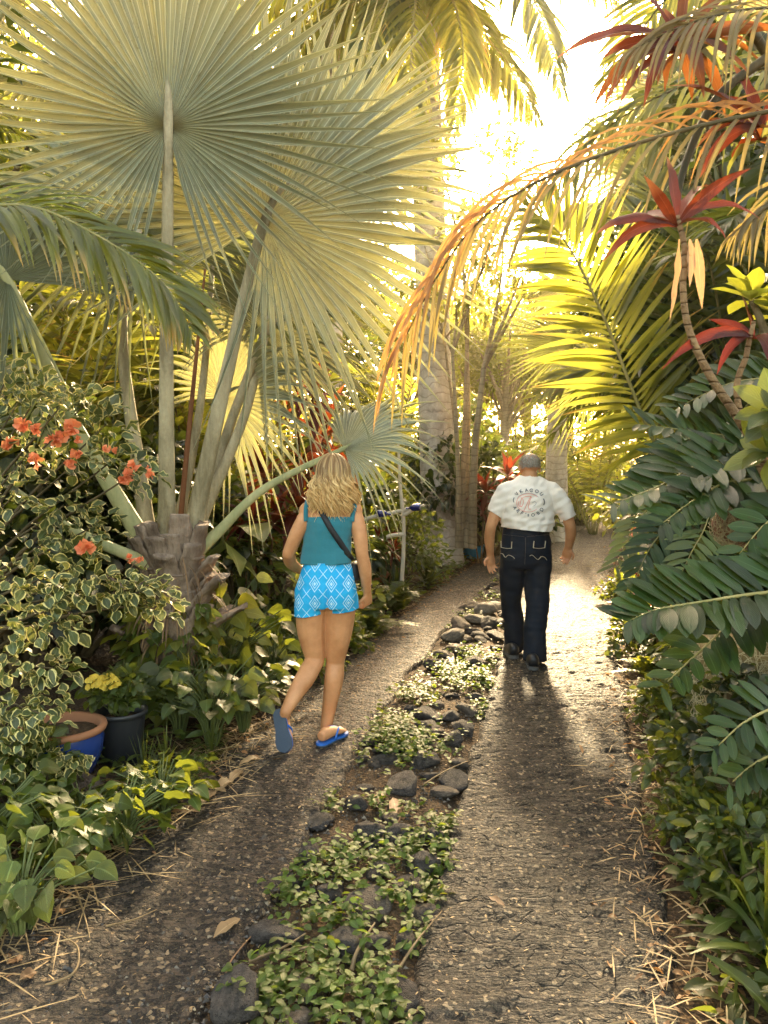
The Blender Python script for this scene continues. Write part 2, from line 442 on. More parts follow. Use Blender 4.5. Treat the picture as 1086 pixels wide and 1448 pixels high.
def trackmat(name, dark, light, fleck, ripple, peb=1.):
    k = NT(name); ob = k.obj()
    big = k.noise(.9, 4, .6, ob); mid = k.noise(7., 5, .65, k.scale(ob, (1, 1.0, 1)))
    rip = k.noise(6., 5, .7, k.scale(ob, (.7, 3.6, 1)), 1.0)
    grit = k.vor(130., ob); grit2 = k.vor(55., ob); fine = k.noise(160., 4, .7, ob); wsp = k.noise(34., 3, .6, ob, 2.8)
    col = k.mix(k.ramp(big, (.36, 0.), (.66, 1.)), dark, light)
    col = k.mix(k.ramp(mid, (.42, 0.), (.68, .8)), col, tuple(a * 1.5 for a in light))
    col = k.mix(k.ramp(rip, (.36, .9), (.5, 0.)), col, tuple(a * .35 for a in dark))  # valleys between ridges painted dark: grime plus relief shade put into the colour
    col = k.mix(k.ramp(k.noise(52., 3, .6, ob, 1.8), (.60, 0.), (.68, .8)), col, fleck)
    col = k.mix(k.ramp(k.noise(17., 4, .65, ob, 1.0), (.36, .8), (.5, 0.)), col, tuple(a * .3 for a in dark))
    col = k.mix(k.ramp(wsp, (.485, 0.), (.5, .75), (.53, 0.)), col, tuple(a * .8 for a in fleck))
    col = k.mix(k.ramp(grit, (.0, .0), (.5, .55)), col, tuple(a * .4 for a in dark))
    pc = k.n('SeparateXYZ'); k.l(k.vor(62., ob, out=1), pc.inputs[0]); pb = k.n('SeparateXYZ'); k.l(k.vor(80., ob, out=1), pb.inputs[0])
    col = k.mix(k.ramp(pc.outputs[0], (.62, 0.), (.70, .55 * peb)), col, tuple(a * 2.1 for a in light)); col = k.mix(k.ramp(pc.outputs[0], (.30, .6 * peb), (.36, 0.)), col, tuple(a * .45 for a in dark))
    col = k.mix(k.ramp(pb.outputs[0], (.93, 0.), (.95, .6)), col, fleck)
    dv = k.n('VectorMath', operation='ADD'); sv = k.n('VectorMath', operation='SCALE'); nn_ = k.n('TexNoise'); nn_.inputs['Scale'].default_value = 5.; nn_.inputs['Detail'].default_value = 4.; k.l(ob, nn_.inputs['Vector'])
    k.l(nn_.outputs[1], sv.inputs[0]); sv.inputs['Scale'].default_value = .35; k.l(ob, dv.inputs[0]); k.l(sv.outputs[0], dv.inputs[1])
    ck = k.vor(4.6, k.scale(dv.outputs[0], (1., 3.4, 1.)), 'DISTANCE_TO_EDGE'); crk = k.ramp(ck, (.0, 1.), (.055, 0.))
    col = k.mix(k.math('MULTIPLY', crk, .6 if ripple > 1.2 else .3), col, tuple(a * .25 for a in dark))
    h = k.math('SUBTRACT', k.math('ADD', k.math('MULTIPLY', rip, ripple), k.math('MULTIPLY', pc.outputs[0], .5 * peb)), k.math('MULTIPLY', crk, .8 if ripple > 1.2 else .3))
    h = k.math('ADD', h, k.math('MULTIPLY', fine, .25))
    h = k.math('SUBTRACT', h, k.math('MULTIPLY', grit2, .45)); h = k.math('ADD', h, k.math('MULTIPLY', wsp, .35))
    rg = k.ramp(fine, (.3, .48), (.7, .85))
    return k.done(k.bsdf(col, rg, k.bump(h, 1., .04), .3))
M_TL = trackmat('worn_dark_concrete', (.018, .013, .010), (.066, .046, .030), (.44, .31, .17), 1.1, .8)
M_TR = trackmat('ribbed_concrete', (.024, .018, .013), (.098, .074, .051), (.50, .38, .23), 2.6, .3)
def track(name, fl, fr, mat, amp):
    ys = np.concatenate([np.arange(.6, 7, .014), np.arange(7, 16, .06), np.arange(16, 33, .25)])
    nu = 84; uu = np.linspace(0, 1, nu); m = MB()
    wl = np.array([mnoise.fractal(Vector((y * 2.2, 3.1, 0)), 1., 2., 3) for y in ys]) * .06
    wr = np.array([mnoise.fractal(Vector((y * 2.2, 9.7, 0)), 1., 2., 3) for y in ys]) * .06
    X = fl(ys)[:, None] + wl[:, None] + (fr(ys) - fl(ys) + wr - wl)[:, None] * uu[None]; Y = np.broadcast_to(ys[:, None], X.shape)
    Zn = np.array([mnoise.fractal(Vector((x * 7, y * (16 if amp > .009 else 8), 0)), 1., 2.1, 5) for x, y in zip(X.ravel(), Y.ravel())]).reshape(X.shape)
    e = np.minimum(uu, 1 - uu)[None]
    Zf = np.array([mnoise.noise(Vector((x * 42, y * 42, 5.))) for x, y in zip(X.ravel(), Y.ravel())]).reshape(X.shape)
    Z = .034 + amp * Zn + .0045 * np.maximum(Zf, -.1) - .055 * np.exp(-(e / .028) ** 2) + .008 * np.sin(uu * math.pi)[None]
    n0, n1 = X.shape; i, j = np.meshgrid(np.arange(n0 - 1), np.arange(n1 - 1), indexing='ij')
    m.add(np.stack([X, Y, Z], -1).reshape(-1, 3), np.stack([i * n1 + j, i * n1 + j + 1, (i + 1) * n1 + j + 1, (i + 1) * n1 + j], -1).reshape(-1, 4))
    return tag(m.build(name, mat), None, None, kind='structure')
track('path', lambda y: xl(y) , lambda y: np.minimum(ml(y), mr(y) - .004), M_TL, .010)
track('driveway', lambda y: np.maximum(mr(y), ml(y) + .004), lambda y: xr(y), M_TR, .015)
# ------------------------------------------------------------------ plant materials
M_SILV = leafmat('silver_fan_leaf', (.125, .145, .09), (.27, .285, .19), (.60, .56, .20), .22, .36, stripes=55, vein=.35, hub=(.10, .06, .02), vary=.35, rim=(.56, .54, .38))
M_SILV2 = leafmat('blue_fan_leaf', (.085, .105, .05), (.17, .175, .095), (.36, .36, .10), .3, .4, stripes=55, vein=.3, vary=.4, rim=(.30, .30, .20))
M_FAN = leafmat('green_fan_leaf', (.09, .13, .05), (.18, .21, .09), (.45, .46, .10), .42, .4, stripes=40)
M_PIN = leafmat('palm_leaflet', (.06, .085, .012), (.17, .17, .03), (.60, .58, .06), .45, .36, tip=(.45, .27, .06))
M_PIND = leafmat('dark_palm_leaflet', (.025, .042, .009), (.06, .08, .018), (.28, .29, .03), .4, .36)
M_DRY = leafmat('dying_palm_leaflet', (.30, .15, .035), (.46, .24, .06), (.85, .42, .08), .4, .45, vein=.3)
M_DRYG = leafmat('half_dry_leaflet', (.10, .09, .025), (.24, .16, .05), (.5, .36, .07), .4, .45)
M_TI = leafmat('ti_leaf', (.045, .009, .007), (.12, .026, .012), (.44, .075, .015), .26, .42, spec=.2, stripes=48, vein=.3, tip=(.40, .13, .04))
M_TIG = leafmat('bronze_ti_leaf', (.05, .020, .008), (.13, .036, .010), (.58, .18, .03), .34, .42, spec=.2, stripes=48)
M_TID = leafmat('maroon_ti_leaf', (.05, .008, .007), (.12, .02, .012), (.45, .06, .02), .3, .42, spec=.2, stripes=48)
M_TIDEAD = leafmat('dead_ti_leaf', (.45, .26, .13), (.60, .38, .20), (.85, .50, .20), .4, .6)
M_STRAWF = leafmat('dry_fibre', (.14, .075, .03), (.34, .20, .09), (.4, .22, .08), .15, .7, vein=0.)
M_CYC = leafmat('cycad_leaflet', (.013, .033, .006), (.040, .074, .013), (.18, .24, .02), .2, .33, vein=.15, spec=.3, stripes=34)
M_CYCY = leafmat('pale_cycad_leaflet', (.10, .15, .03), (.16, .20, .05), (.42, .44, .08), .35, .34, vein=0.)
M_BOUG = leafmat('variegated_leaf', (.035, .055, .02), (.085, .115, .04), (.26, .30, .07), .36, .42, cream=(.58, .48, .17))
M_BOUGY = leafmat('cream_variegated_leaf', (.045, .07, .022), (.11, .14, .045), (.36, .38, .08), .36, .42, cream=(.72, .60, .20))
M_FLOW = leafmat('coral_bract', (.82, .20, .09), (.90, .30, .13), (.98, .40, .15), .35, .5, vein=.1, vary=.2)
M_YFLOW = leafmat('yellow_petal', (.85, .58, .05), (.92, .68, .10), (.9, .6, .1), .3, .5, vein=0., vary=.2)
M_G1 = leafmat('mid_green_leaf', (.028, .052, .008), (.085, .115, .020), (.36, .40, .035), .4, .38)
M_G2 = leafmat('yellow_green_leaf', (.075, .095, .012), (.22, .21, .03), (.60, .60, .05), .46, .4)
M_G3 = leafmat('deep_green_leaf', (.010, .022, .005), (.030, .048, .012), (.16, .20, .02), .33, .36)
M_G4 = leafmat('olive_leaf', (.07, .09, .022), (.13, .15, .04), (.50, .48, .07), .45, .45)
M_GLOSS = leafmat('glossy_heart_leaf', (.035, .065, .010), (.12, .155, .03), (.42, .46, .04), .35, .42, vein=.3, spec=.3)
M_ELE = leafmat('elephant_ear_leaf', (.14, .20, .035), (.24, .28, .06), (.66, .66, .10), .45, .4, vein=.4)
M_WEED = leafmat('weed_leaf', (.045, .085, .012), (.13, .18, .03), (.38, .48, .05), .38, .45, spec=.3)
M_FERN = leafmat('fern_leaf', (.03, .055, .010), (.10, .13, .024), (.38, .40, .04), .4, .4, vein=.2)
M_PET = barkmat('petiole_skin', (.20, .16, .085), (.50, .42, .26), sc=11, squash=(1, 1, .16), bump=.5, rough=.55)
M_PETG = barkmat('green_petiole', (.20, .22, .09), (.42, .38, .18), sc=7, squash=(1, 1, .12), bump=.2, rough=.5)
M_RACH = barkmat('palm_rachis', (.16, .15, .04), (.34, .27, .10), sc=8, bump=.2, rough=.5)
M_DRACH = barkmat('dark_rachis', (.035, .03, .012), (.12, .085, .03), sc=8, bump=.2, rough=.5)
M_STEM = barkmat('shrub_stem', (.07, .055, .03), (.16, .12, .06), sc=12, bump=.5)
M_GSTEM = barkmat('green_stem', (.08, .10, .03), (.16, .18, .06), sc=12, bump=.2, rough=.5)
M_TISTEM = barkmat('ti_stem', (.13, .07, .035), (.30, .19, .09), ringf=26., ring=(.05, .025, .012), sc=12, squash=(1, 1, 1))
M_BOOT = barkmat('old_leaf_base', (.075, .045, .03), (.38, .28, .20), sc=6, squash=(1, 1, .15), bump=.8)
M_ROYAL = barkmat('royal_palm_bark', (.34, .275, .21), (.62, .53, .43), ringf=7.5, ring=(.17, .125, .09), sc=8, squash=(1, 1, .6), bump=.5)
M_TRUNKD = barkmat('dark_palm_bark', (.05, .035, .022), (.12, .085, .05), ringf=8., sc=6)
M_THIN = barkmat('slender_stem_bark', (.20, .14, .08), (.42, .31, .18), ringf=9., sc=7, bump=.4)

# ------------------------------------------------------------------ leaf builders
def fan(mb, hub, ax, nor, Rr, nseg=56, spread=300, fused=.5, pleat=.55, cup=.1, droop=.3, jit=.06, rec=0., mi=0, skip=0., split=.3):
    ax = nz(np.asarray(ax, float)); nor = np.asarray(nor, float); nor = nz(nor - nor.dot(ax) * ax); sd = np.cross(nor, ax)
    S = R(spread); dl = S / nseg / 2; a = np.linspace(-S / 2 + dl, S / 2 - dl, nseg)
    if skip: a = a[rng.random(nseg) > skip]
    m = len(a)
    Rs = Rr * (1 - .22 * (np.abs(a) / (S / 2)) ** 2); tip = Rs * (1 + jit * rng.standard_normal(m))
    T = np.array([.015, .12, .25, fused * .75, fused, fused + .1 * (1 - fused), fused + .35 * (1 - fused), fused + .6 * (1 - fused), fused + .82 * (1 - fused), .999])
    drv = droop * rng.uniform(.6, 1.5, m); sw = rng.standard_normal(m) * .05; V = []
    fu = fused * (1 - split * (np.abs(a) / (S / 2)) ** 1.5) * (1 + .05 * rng.standard_normal(m))
    for kT in range(len(T)):
        t = T[kT] / fused * fu if T[kT] <= fused else fu + (T[kT] - fused) / (1 - fused) * (1 - fu)
        f = np.maximum(0., (t - fu) / (1 - fu))
        r = t * Rs * (1 + (tip / Rs - 1) * f)
        hw = np.minimum(t, fu) * Rs * math.sin(dl) * ((1 - f) * (1 - .25 * f)) + .0006
        aa = a + sw * f
        c = np.stack([np.cos(aa), np.sin(aa)], -1); pr = np.stack([-np.sin(aa), np.cos(aa)], -1)
        zc = cup * (r / Rr) ** 2 * Rr
        pl = pleat * (1 + .5 * f)
        for e in (-1, 0, 1):
            xy = c * r[:, None] + pr * (hw * e)[:, None]
            z = zc + (pl * hw if e else -pl * hw)
            x = xy[:, 0]; z = z - rec * np.maximum(0, x) ** 2 / Rr
            p = hub + x[:, None] * ax + xy[:, 1:2] * sd + z[:, None] * nor
            p = p - UP * (drv * Rr * np.maximum(0, t - .3) ** 2)[:, None]
            V.append(p)
    V = np.stack(V, 1)                       # m, 30, 3
    nT = len(T); kk = np.arange(nT - 1)[:, None] * 3 + np.arange(2)[None]
    fq = np.stack([kk, kk + 1, kk + 4, kk + 3], -1).reshape(-1, 4)
    Fc = (np.arange(m)[:, None, None] * nT * 3 + fq[None]).reshape(-1, 4)
    uv = np.stack(np.broadcast_arrays(np.array([0, .5, 1.])[None], T[:, None]), -1)
    mb.add(V.reshape(-1, 3), Fc, np.broadcast_to(uv[None], (m, nT, 3, 2)).reshape(-1, 2), mi)

def frond(ml, mr_, pts, n, L, W, ang=(75, 30), droop=.6, fold=.35, r0=.015, lift=.15, up=UP, prof=LANCE, t0=.1, endl=.35, jit=.08, sides=(1, -1), mi=0, shape=None):
    """pinnate leaf: leaflets into ml, midrib into mr_"""
    C = catmull(pts, 60); tan = nz(np.gradient(C, axis=0)); tt = np.linspace(t0, .995, n)
    idx = tt * 59
    itp = lambda Aa: np.stack([np.interp(idx, np.arange(60), Aa[:, q]) for q in range(3)], -1)
    for s in sides:
        p = itp(C) + itp(tan) * rng.uniform(-.01, .01, (n, 1)); t = nz(itp(tan)); sd = nz(np.cross(t, np.broadcast_to(up, t.shape))); nn = np.cross(sd, t)
        an = R(1) * (ang[0] + (ang[1] - ang[0]) * tt + rng.standard_normal(n) * jit * 60)
        lf = lift + rng.standard_normal(n) * jit
        d = t * np.cos(an)[:, None] + s * sd * np.sin(an)[:, None] + nn * lf[:, None]
        prf = (np.sin(np.pi * np.clip(tt * .93 + .07, 0, 1)) ** .6) if shape is None else shape(tt)
        ll = L * np.maximum(endl, prf) * rng.uniform(.88, 1.08, n)
        strips(ml, p, d, nn + rng.standard_normal((n, 3)) * .12, ll, W * np.minimum(1, .45 + .7 * prf), prof, droop * rng.uniform(.6, 1.4, n), fold, mi)
    if mr_ is not None: tube(mr_, C[::3], np.linspace(r0, r0 * .2, 20), 7, flat=.8, side=UP)

def rosette(ml, c, ax, n, L, W, el=(10, 80), droop=.9, prof=LANCE, fold=.3, mi=0, wave=.1):
    """whorl of arching blades round a shoot tip"""
    ax = nz(np.asarray(ax, float)); s = nz(np.cross(ax, [.3, .9, .1])); b = np.cross(ax, s)
    ph = np.arange(n) * 2.39996 + rng.uniform(0, 6); e = R(1) * (np.linspace(el[0], el[1], n) + rng.standard_normal(n) * 6)
    ra = np.cos(ph)[:, None] * s + np.sin(ph)[:, None] * b
    d = ra * np.cos(e)[:, None] + ax * np.sin(e)[:, None]; u = ax * np.cos(e)[:, None] - ra * np.sin(e)[:, None]
    p = c + ax * np.linspace(-.12 * L, .05 * L, n)[:, None]
    strips(ml, p, d, u, L * rng.uniform(.8, 1.1, n), W * rng.uniform(.8, 1.15, n), prof, droop * rng.uniform(.5, 1.4, n), fold, mi, wave)

def clumps(mb, C, r, n, L, W, prof=OVAL, droop=.5, fold=.25, mi=0, cen=None, wave=.15, flat=.8):
    """leaves scattered through clumps round the points C"""
    C = np.asarray(C, float).reshape(-1, 3); r = np.broadcast_to(np.asarray(r, float), (len(C),))
    cen = C.mean(0) if cen is None else cen
    k = rng.integers(0, len(C), n); v = nz(rng.standard_normal((n, 3))) * (rng.random((n, 1)) ** .45)
    v[:, 2] *= flat
    p = C[k] + v * r[k][:, None]
    d = nz(p - cen) * .5 + nz(v) * .6 + rng.standard_normal((n, 3)) * .45 + A(0, 0, .05)
    u = A(0, -.1, 1) + rng.standard_normal((n, 3)) * .45
    strips(mb, p, d, u, L * rng.uniform(.6, 1.2, n), W * rng.uniform(.7, 1.2, n), prof, droop * rng.uniform(.3, 1.6, n), fold, mi, wave)

def stalked(ml, ms, base, n, spreadr, h, L, W, prof=HEART, droop=.8, lean=.5, r=.005, face=(0, -.6, .6), mi=0, wave=.12):
    """long-stalked broad leaves rising from one point"""
    for q in range(n):
        a = rng.uniform(0, 2 * math.pi); rr = spreadr * rng.random() ** .5; hh = h * rng.uniform(.55, 1.1)
        o = A(math.cos(a), math.sin(a), 0)
        e = base + o * rr + UP * hh; m_ = base + o * rr * lean * .6 + UP * hh * .65
        tube(ms, [base + o * .02, m_, e], [r, r * .8, r * .5], 5, res=7, cap=False)
        d = o * .8 + A(*face) * .35 - UP * .25 + rng.standard_normal(3) * .15
        u = A(*face) + o * .3 + rng.standard_normal(3) * .2
        s = rng.uniform(.7, 1.15)
        strips(ml, e[None], nz(d)[None], u[None], L * s, W * s, prof, droop * rng.uniform(.5, 1.3), .18, mi, wave)

# ------------------------------------------------------------------ whole-plant templates (built at the origin)
def make_shrub(name, lm, h, r, nl, L, W, prof=OVAL, ncl=14, droop=.5, flat=.8, sm=None, label=None, cat='shrub', cr=.32):
    t = thing(name, label, cat); fm, sm_ = MB(), MB(); C = []
    for q in range(ncl):
        a = q * 2.4 + rng.uniform(-.4, .4); f = math.sqrt((q + .5) / ncl)
        z = h * (.25 + .75 * (1 - f ** 2 * .8) * rng.uniform(.7, 1.05)) - (h * .25 if q % 3 == 0 else 0)
        c = A(math.cos(a) * r * f, math.sin(a) * r * f, max(z, .15 * h)); C.append(c)
        tube(sm_, [A(math.cos(a) * .04, math.sin(a) * .04, -.05), c * A(.45, .45, .55) + rng.standard_normal(3) * .04, c + UP * r * .1], [.016 * h + .004, .012 * h, .004], 6, res=8, cap=False)
    clumps(fm, C, r * cr * rng.uniform(.8, 1.3, ncl), nl, L, W, prof, droop, cen=A(0, 0, h * .35), flat=flat)
    fm.build('foliage', lm, t); sm_.build('stems', sm or M_STEM, t)
    return t

def make_tree(name, lm, h, tr, crown, nl, L, W, bm, prof=OVAL, ncl=22, base=.35, label=None, cat='tree', lean=(0, 0), droop=.6):
    t = thing(name, label, cat); tm, cm = MB(), MB(); top = A(lean[0], lean[1], h * .62)
    tp = [A(0, 0, -.1), A(lean[0] * .3 + .05, lean[1] * .3, h * .3), top]
    tube(tm, tp, [tr * 1.25, tr, tr * .6], 10, res=12); C = []
    for q in range(ncl):
        v = nz(rng.standard_normal(3)) * rng.uniform(.45, 1.)
        c = A(lean[0], lean[1], h * (base + (1 - base) / 2)) + v * A(crown, crown, h * (1 - base) / 2); C.append(c)
        st = A(lean[0] * .8, lean[1] * .8, h * rng.uniform(.3, .6))
        tube(tm, [st, st * .5 + c * .5 + UP * .1, c], [tr * .45, tr * .25, tr * .07], 6, res=7, cap=False)
    clumps(cm, C, crown * .36 * rng.uniform(.7, 1.3, ncl), nl, L, W, prof, droop, cen=A(lean[0], lean[1], h * .5))
    tm.build('trunk', bm, t); cm.build('crown', lm, t)
    return t

def make_fanpalm(name, lm, pm, h, nf, Rr, pl, label=None, trunk=.12, bm=None, nseg=36, el=(-10, 80)):
    t = thing(name, label, 'palm'); c = A(0, 0, h)
    tm = MB(); tube(tm, [A(0, 0, -.1), A(.03, 0, h * .5), c], [trunk * 1.2, trunk, trunk], 12, res=14); tm.build('trunk', bm or M_TRUNKD, t)
    for q in range(nf):
        a = q * 2.4 + rng.uniform(-.2, .2); e = R(el[0] + (el[1] - el[0]) * q / max(1, nf - 1))
        o = A(math.cos(a) * math.cos(e), math.sin(a) * math.cos(e), math.sin(e)); hub = c + o * pl * rng.uniform(.8, 1.1) - UP * pl * .12
        mm = MB(); ax = nz(o - UP * .35); nor = nz(np.cross(np.cross(ax, UP), ax))
        fan(mm, hub, ax, nor, Rr * rng.uniform(.85, 1.1), nseg, 260, .5, .55, -.05, .35, .07, .15)
        f = mm.build('fan_leaf', lm, t); pm_ = MB()
        tube(pm_, [c, c * .5 + hub * .5 + UP * .06, hub], [.028, .02, .014], 6, res=8, flat=.6, cap=False); pm_.build('petiole', pm, f)
    return t

def make_areca(name, lm, rm, h, nf, L, W, reach, label=None, cat='palm', nl=34, droop=.7, trunk=None, bm=None, th=0., el=(25, 80)):
    t = thing(name, label, cat)
    if trunk:
        tm = MB(); tube(tm, [A(0, 0, -.1), A(.05, .02, th * .5), A(0, 0, th)], [trunk * 1.3, trunk, trunk * .9], 14, res=16); tm.build('trunk', bm, t)
    c = A(0, 0, th)
    for q in range(nf):
        a = q * 2.4 + rng.uniform(-.25, .25); e = R(el[0] + (el[1] - el[0]) * ((q * 7) % nf) / nf); o = A(math.cos(a), math.sin(a), 0)
        hh = h * (.55 + .45 * math.sin(e)); rr = reach * math.cos(e) * 1.15 + .25
        pts = [c + o * .05, c + o * rr * .25 + UP * hh * .5, c + o * rr * .6 + UP * hh * .88, c + o * rr + UP * hh * (.86 if e > .6 else .62)]
        m1, m2 = MB(), MB(); frond(m1, m2, pts, nl, L, W, droop=droop, t0=.22, r0=.016)
        f = m1.build('frond', lm, t); m2.build('rachis', rm, f)
    return t

def make_ti(name, lm, h, nro, n, L, W, label=None, sm=None, dead=0):
    t = thing(name, label, 'ti plant'); sm_ = MB()
    for q in range(nro):
        a = q * 2.4 + .5; o = A(math.cos(a), math.sin(a), 0); top = o * .18 * (nro > 1) + UP * h * rng.uniform(.65, 1.)
        tube(sm_, [o * .03 - UP * .05, o * .12 * (nro > 1) + UP * top[2] * .5, top], [.018, .015, .012], 7, res=10)
        m = MB(); rosette(m, top, nz(o * .25 * (nro > 1) + UP), n, L, W, (-15, 80), 1.0); m.build('leaf_rosette', lm, t)
    sm_.build('stems', sm or M_TISTEM, t)
    return t

def make_fern(name, lm, n, L, lw, label=None, el=(15, 75), nl=26):
    t = thing(name, label, 'fern'); m1, m2 = MB(), MB()
    for q in range(n):
        a = q * 2.4 + rng.uniform(-.3, .3); e = R(rng.uniform(*el)); o = A(math.cos(a), math.sin(a), 0); l = L * rng.uniform(.75, 1.1)
        pts = [A(0, 0, 0), o * l * .3 * math.cos(e) + UP * l * .38 * math.sin(e) + UP * .03, o * l * .7 * math.cos(e) + UP * l * .6 * math.sin(e), o * l * math.cos(e) * 1.05 + UP * l * .5 * math.sin(e)]
        frond(m1, m2, pts, nl, lw, lw * .13, (80, 50), .35, .15, .004, prof=LANCE5, t0=.12, endl=.12, shape=lambda tt: np.minimum(1, 1.25 * (1 - tt) ** .8 + .08) * np.minimum(1, .5 + tt * 3))
    m1.build('fronds', lm, t); m2.build('stalks', M_GSTEM, t)
    return t

def make_strap(name, lm, n, L, W, label=None, cat='plant', el=(20, 85), droop=1.1, prof=STRAP):
    t = thing(name, label, cat); m = MB(); rosette(m, A(0, 0, .03), UP, n, L, W, el, droop, prof, .2, wave=.25); m.build('leaves', lm, t)
    return t

def make_heart(name, lm, n, sr, h, L, W, label=None, cat='plant', prof=HEART, droop=.8, mi=0):
    t = thing(name, label, cat); m1, m2 = MB(), MB(); stalked(m1, m2, A(0, 0, 0), n, sr, h, L, W, prof, droop)
    m1.build('leaves', lm, t); m2.build('stalks', M_GSTEM, t)
    return t
# ================================================================== the big silver fan palm
TO_CAM = lambda p: nz(CAMP - p)
bp = P(245, 800, 4.7); gb = A(bp[0], bp[1], float(gz(bp[0], bp[1])))
palm = thing('fan_palm', 'giant silver fan palm with pale stout stalks fanning up behind the orange flowers', 'palm', gb)
tm = MB(); tube(tm, [gb - UP * .1, gb + UP * .4, bp - UP * .12], [.19, .18, .13], 40, res=50); displace(tm, lambda V: .05 * nse(V * A(1, 1, 1.6), 7.) + .018 * nse(V, 26.))
tm.build('trunk', M_BOOT, palm)
def boot(a, z, L, el, wd, r0=.2):
    wd *= 1.15; o = A(math.cos(a), math.sin(a), 0); b0 = A(gb[0], gb[1], z) + o * r0 * .7; d = nz(o * math.cos(el) + UP * math.sin(el))
    m = MB(); q = [b0, b0 + d * L * .5 + UP * .02, b0 + d * L]
    tube(m, q, [wd * 1.5, wd, wd * .78], 16, flat=.30, side=np.cross(d, UP), res=16)
    displace(m, lambda V: .016 * nse(V, 9.) + .009 * nse(V, 38.))
    ob_ = m.build('old_leaf_base', M_BOOT, palm)
    for f_ in ob_.data.polygons:
        if len(f_.vertices) == 3: f_.use_smooth = False
    return ob_
for q in range(26):
    boot(-3.0 + (q * 2.4) % 3.3, .12 + q * .031, rng.uniform(.2, .3), rng.uniform(1.05, 1.3), rng.uniform(.06, .085), .22)
for a, z, L, el, wd in ((-.5, .66, .36, .80, .065), (-.15, .50, .38, .6, .06), (-.45, .80, .30, .9, .06), (-2.6, .42, .30, .7, .06), (-2.7, .66, .36, .8, .06)):
    boot(a, z, L, el, wd)
for a, z, L, el, wd in (
    (.6, .5, .3, .6, .06), (2.8, .4, .3, .6, .06)):
    boot(a, z, L, el, wd)
for q in range(9):
    boot(-2.6 + q * .3, .78 + .06 * (q % 3), .34 + .05 * (q % 2), 1.25 + .05 * (q % 3), .065, .19)
fb = MB()
for q in range(150):                                            # dry fibre between the leaf bases
    a = rng.uniform(-2.9, .2); z = rng.uniform(.2, 1.05); p = A(gb[0] + .22 * math.cos(a), gb[1] + .22 * math.sin(a), z)
    d = A(math.cos(a), math.sin(a), rng.uniform(-1, .6)); strips(fb, p[None], d[None], UP[None] + .1, rng.uniform(.08, .30), .006, LANCE5, 1.6, .2)
fb.build('dry_fibre', M_STRAWF, palm)

def big_fan(hub, ax, nor, Rr, base, w0, w1, mat=M_SILV, pm=M_PET, mid=None, **kw):
    m = MB(); fan(m, hub, ax, nor, Rr, **kw); f = m.build('fan_leaf', mat, palm)
    p = MB(); mid = base * .5 + hub * .5 + A(0, -.02, .03) if mid is None else mid
    # the stalk runs on into the blade as a short rib
    tube(p, [base, base * .75 + mid * .25 + (hub - base) * .03, mid, hub, hub + nz(np.asarray(ax, float)) * Rr * .2], [w0 * 1.5, w0, (w0 + w1) / 2, w1, .004], 10, flat=.55, side=np.cross(nz(hub - base), TO_CAM(hub)), res=20)
    p.build('petiole', pm, f)
    return f
def hubp(x, y, D): return P(x, y, D)
# leaf facing us, upright, filling the top of the picture
h = hubp(238, 178, 4.15); big_fan(h, A(.02, -.12, 1), TO_CAM(h) * A(1, 1, .9), 1.30, P(236, 800, 4.62), .050, .026, nseg=64, spread=338, fused=.52, pleat=1.05, cup=.04, droop=.07, rec=-.02, split=.45)
# second leaf to its right, tilted, its pleats running up past the top edge
h = hubp(374, 312, 4.55); big_fan(h, A(.55, .12, .83), TO_CAM(h) + A(-.1, 0, -.1), 1.58, P(262, 795, 4.68), .055, .028, nseg=62, spread=320, fused=.54, pleat=1.0, cup=-.02, droop=.17, split=.45)
# grey fan behind, far to the left
h = hubp(196, 322, 5.2); big_fan(h, A(-.6, .2, .75), TO_CAM(h) + A(.4, 0, .2), 1.35, P(212, 790, 4.75), .045, .022, mat=M_SILV2, mid=P(172, 470, 4.95), nseg=60, spread=300, fused=.55, pleat=.8, cup=.05, droop=.5)
h = hubp(318, 563, 5.25); big_fan(h, A(.55, -.2, .35), TO_CAM(h) + A(.2, 0, .5), .85, P(275, 790, 4.8), .035, .018, nseg=46, spread=300, fused=.5, pleat=.8, droop=.6)
h = hubp(487, 634, 5.0); big_fan(h, A(.95, .0, .45), TO_CAM(h) + A(-.4, 0, .9), .74, P(275, 782, 4.66), .034, .016, pm=M_PETG, mid=P(375, 690, 4.8), nseg=34, spread=190, fused=.5, pleat=.8, droop=.7)
h = hubp(10, 395, 4.3); big_fan(h, A(-.85, -.1, .5), TO_CAM(h) + A(.3, 0, .5), 1.0, P(222, 800, 4.6), .052, .026, pm=M_PETG, mat=M_SILV2, mid=P(100, 590, 4.45), nseg=50, spread=300, fused=.5, pleat=.8, droop=.55)
h = hubp(378, 470, 5.4); big_fan(h, A(.4, .5, .6), TO_CAM(h) + A(.4, 0, .3), .95, P(262, 790, 4.85), .04, .02, mid=P(345, 590, 5.), nseg=50, spread=300, fused=.5, pleat=.8, droop=.6)
h = hubp(-60, 640, 4.2); big_fan(h, A(-.9, -.1, .1), TO_CAM(h) + A(0, 0, 1.), .8, P(225, 806, 4.55), .036, .02, pm=M_PETG, mat=M_SILV2, mid=P(95, 745, 4.4), nseg=40, spread=260, fused=.5, pleat=.8, droop=.5)
h = hubp(300, 380, 5.6); big_fan(h, A(-.1, .6, .9), TO_CAM(h) + A(.1, 0, .9), 1.15, P(245, 790, 4.9), .034, .018, mat=M_FAN, mid=P(285, 560, 5.1), nseg=50, spread=300, fused=.5, pleat=.8, droop=.6)
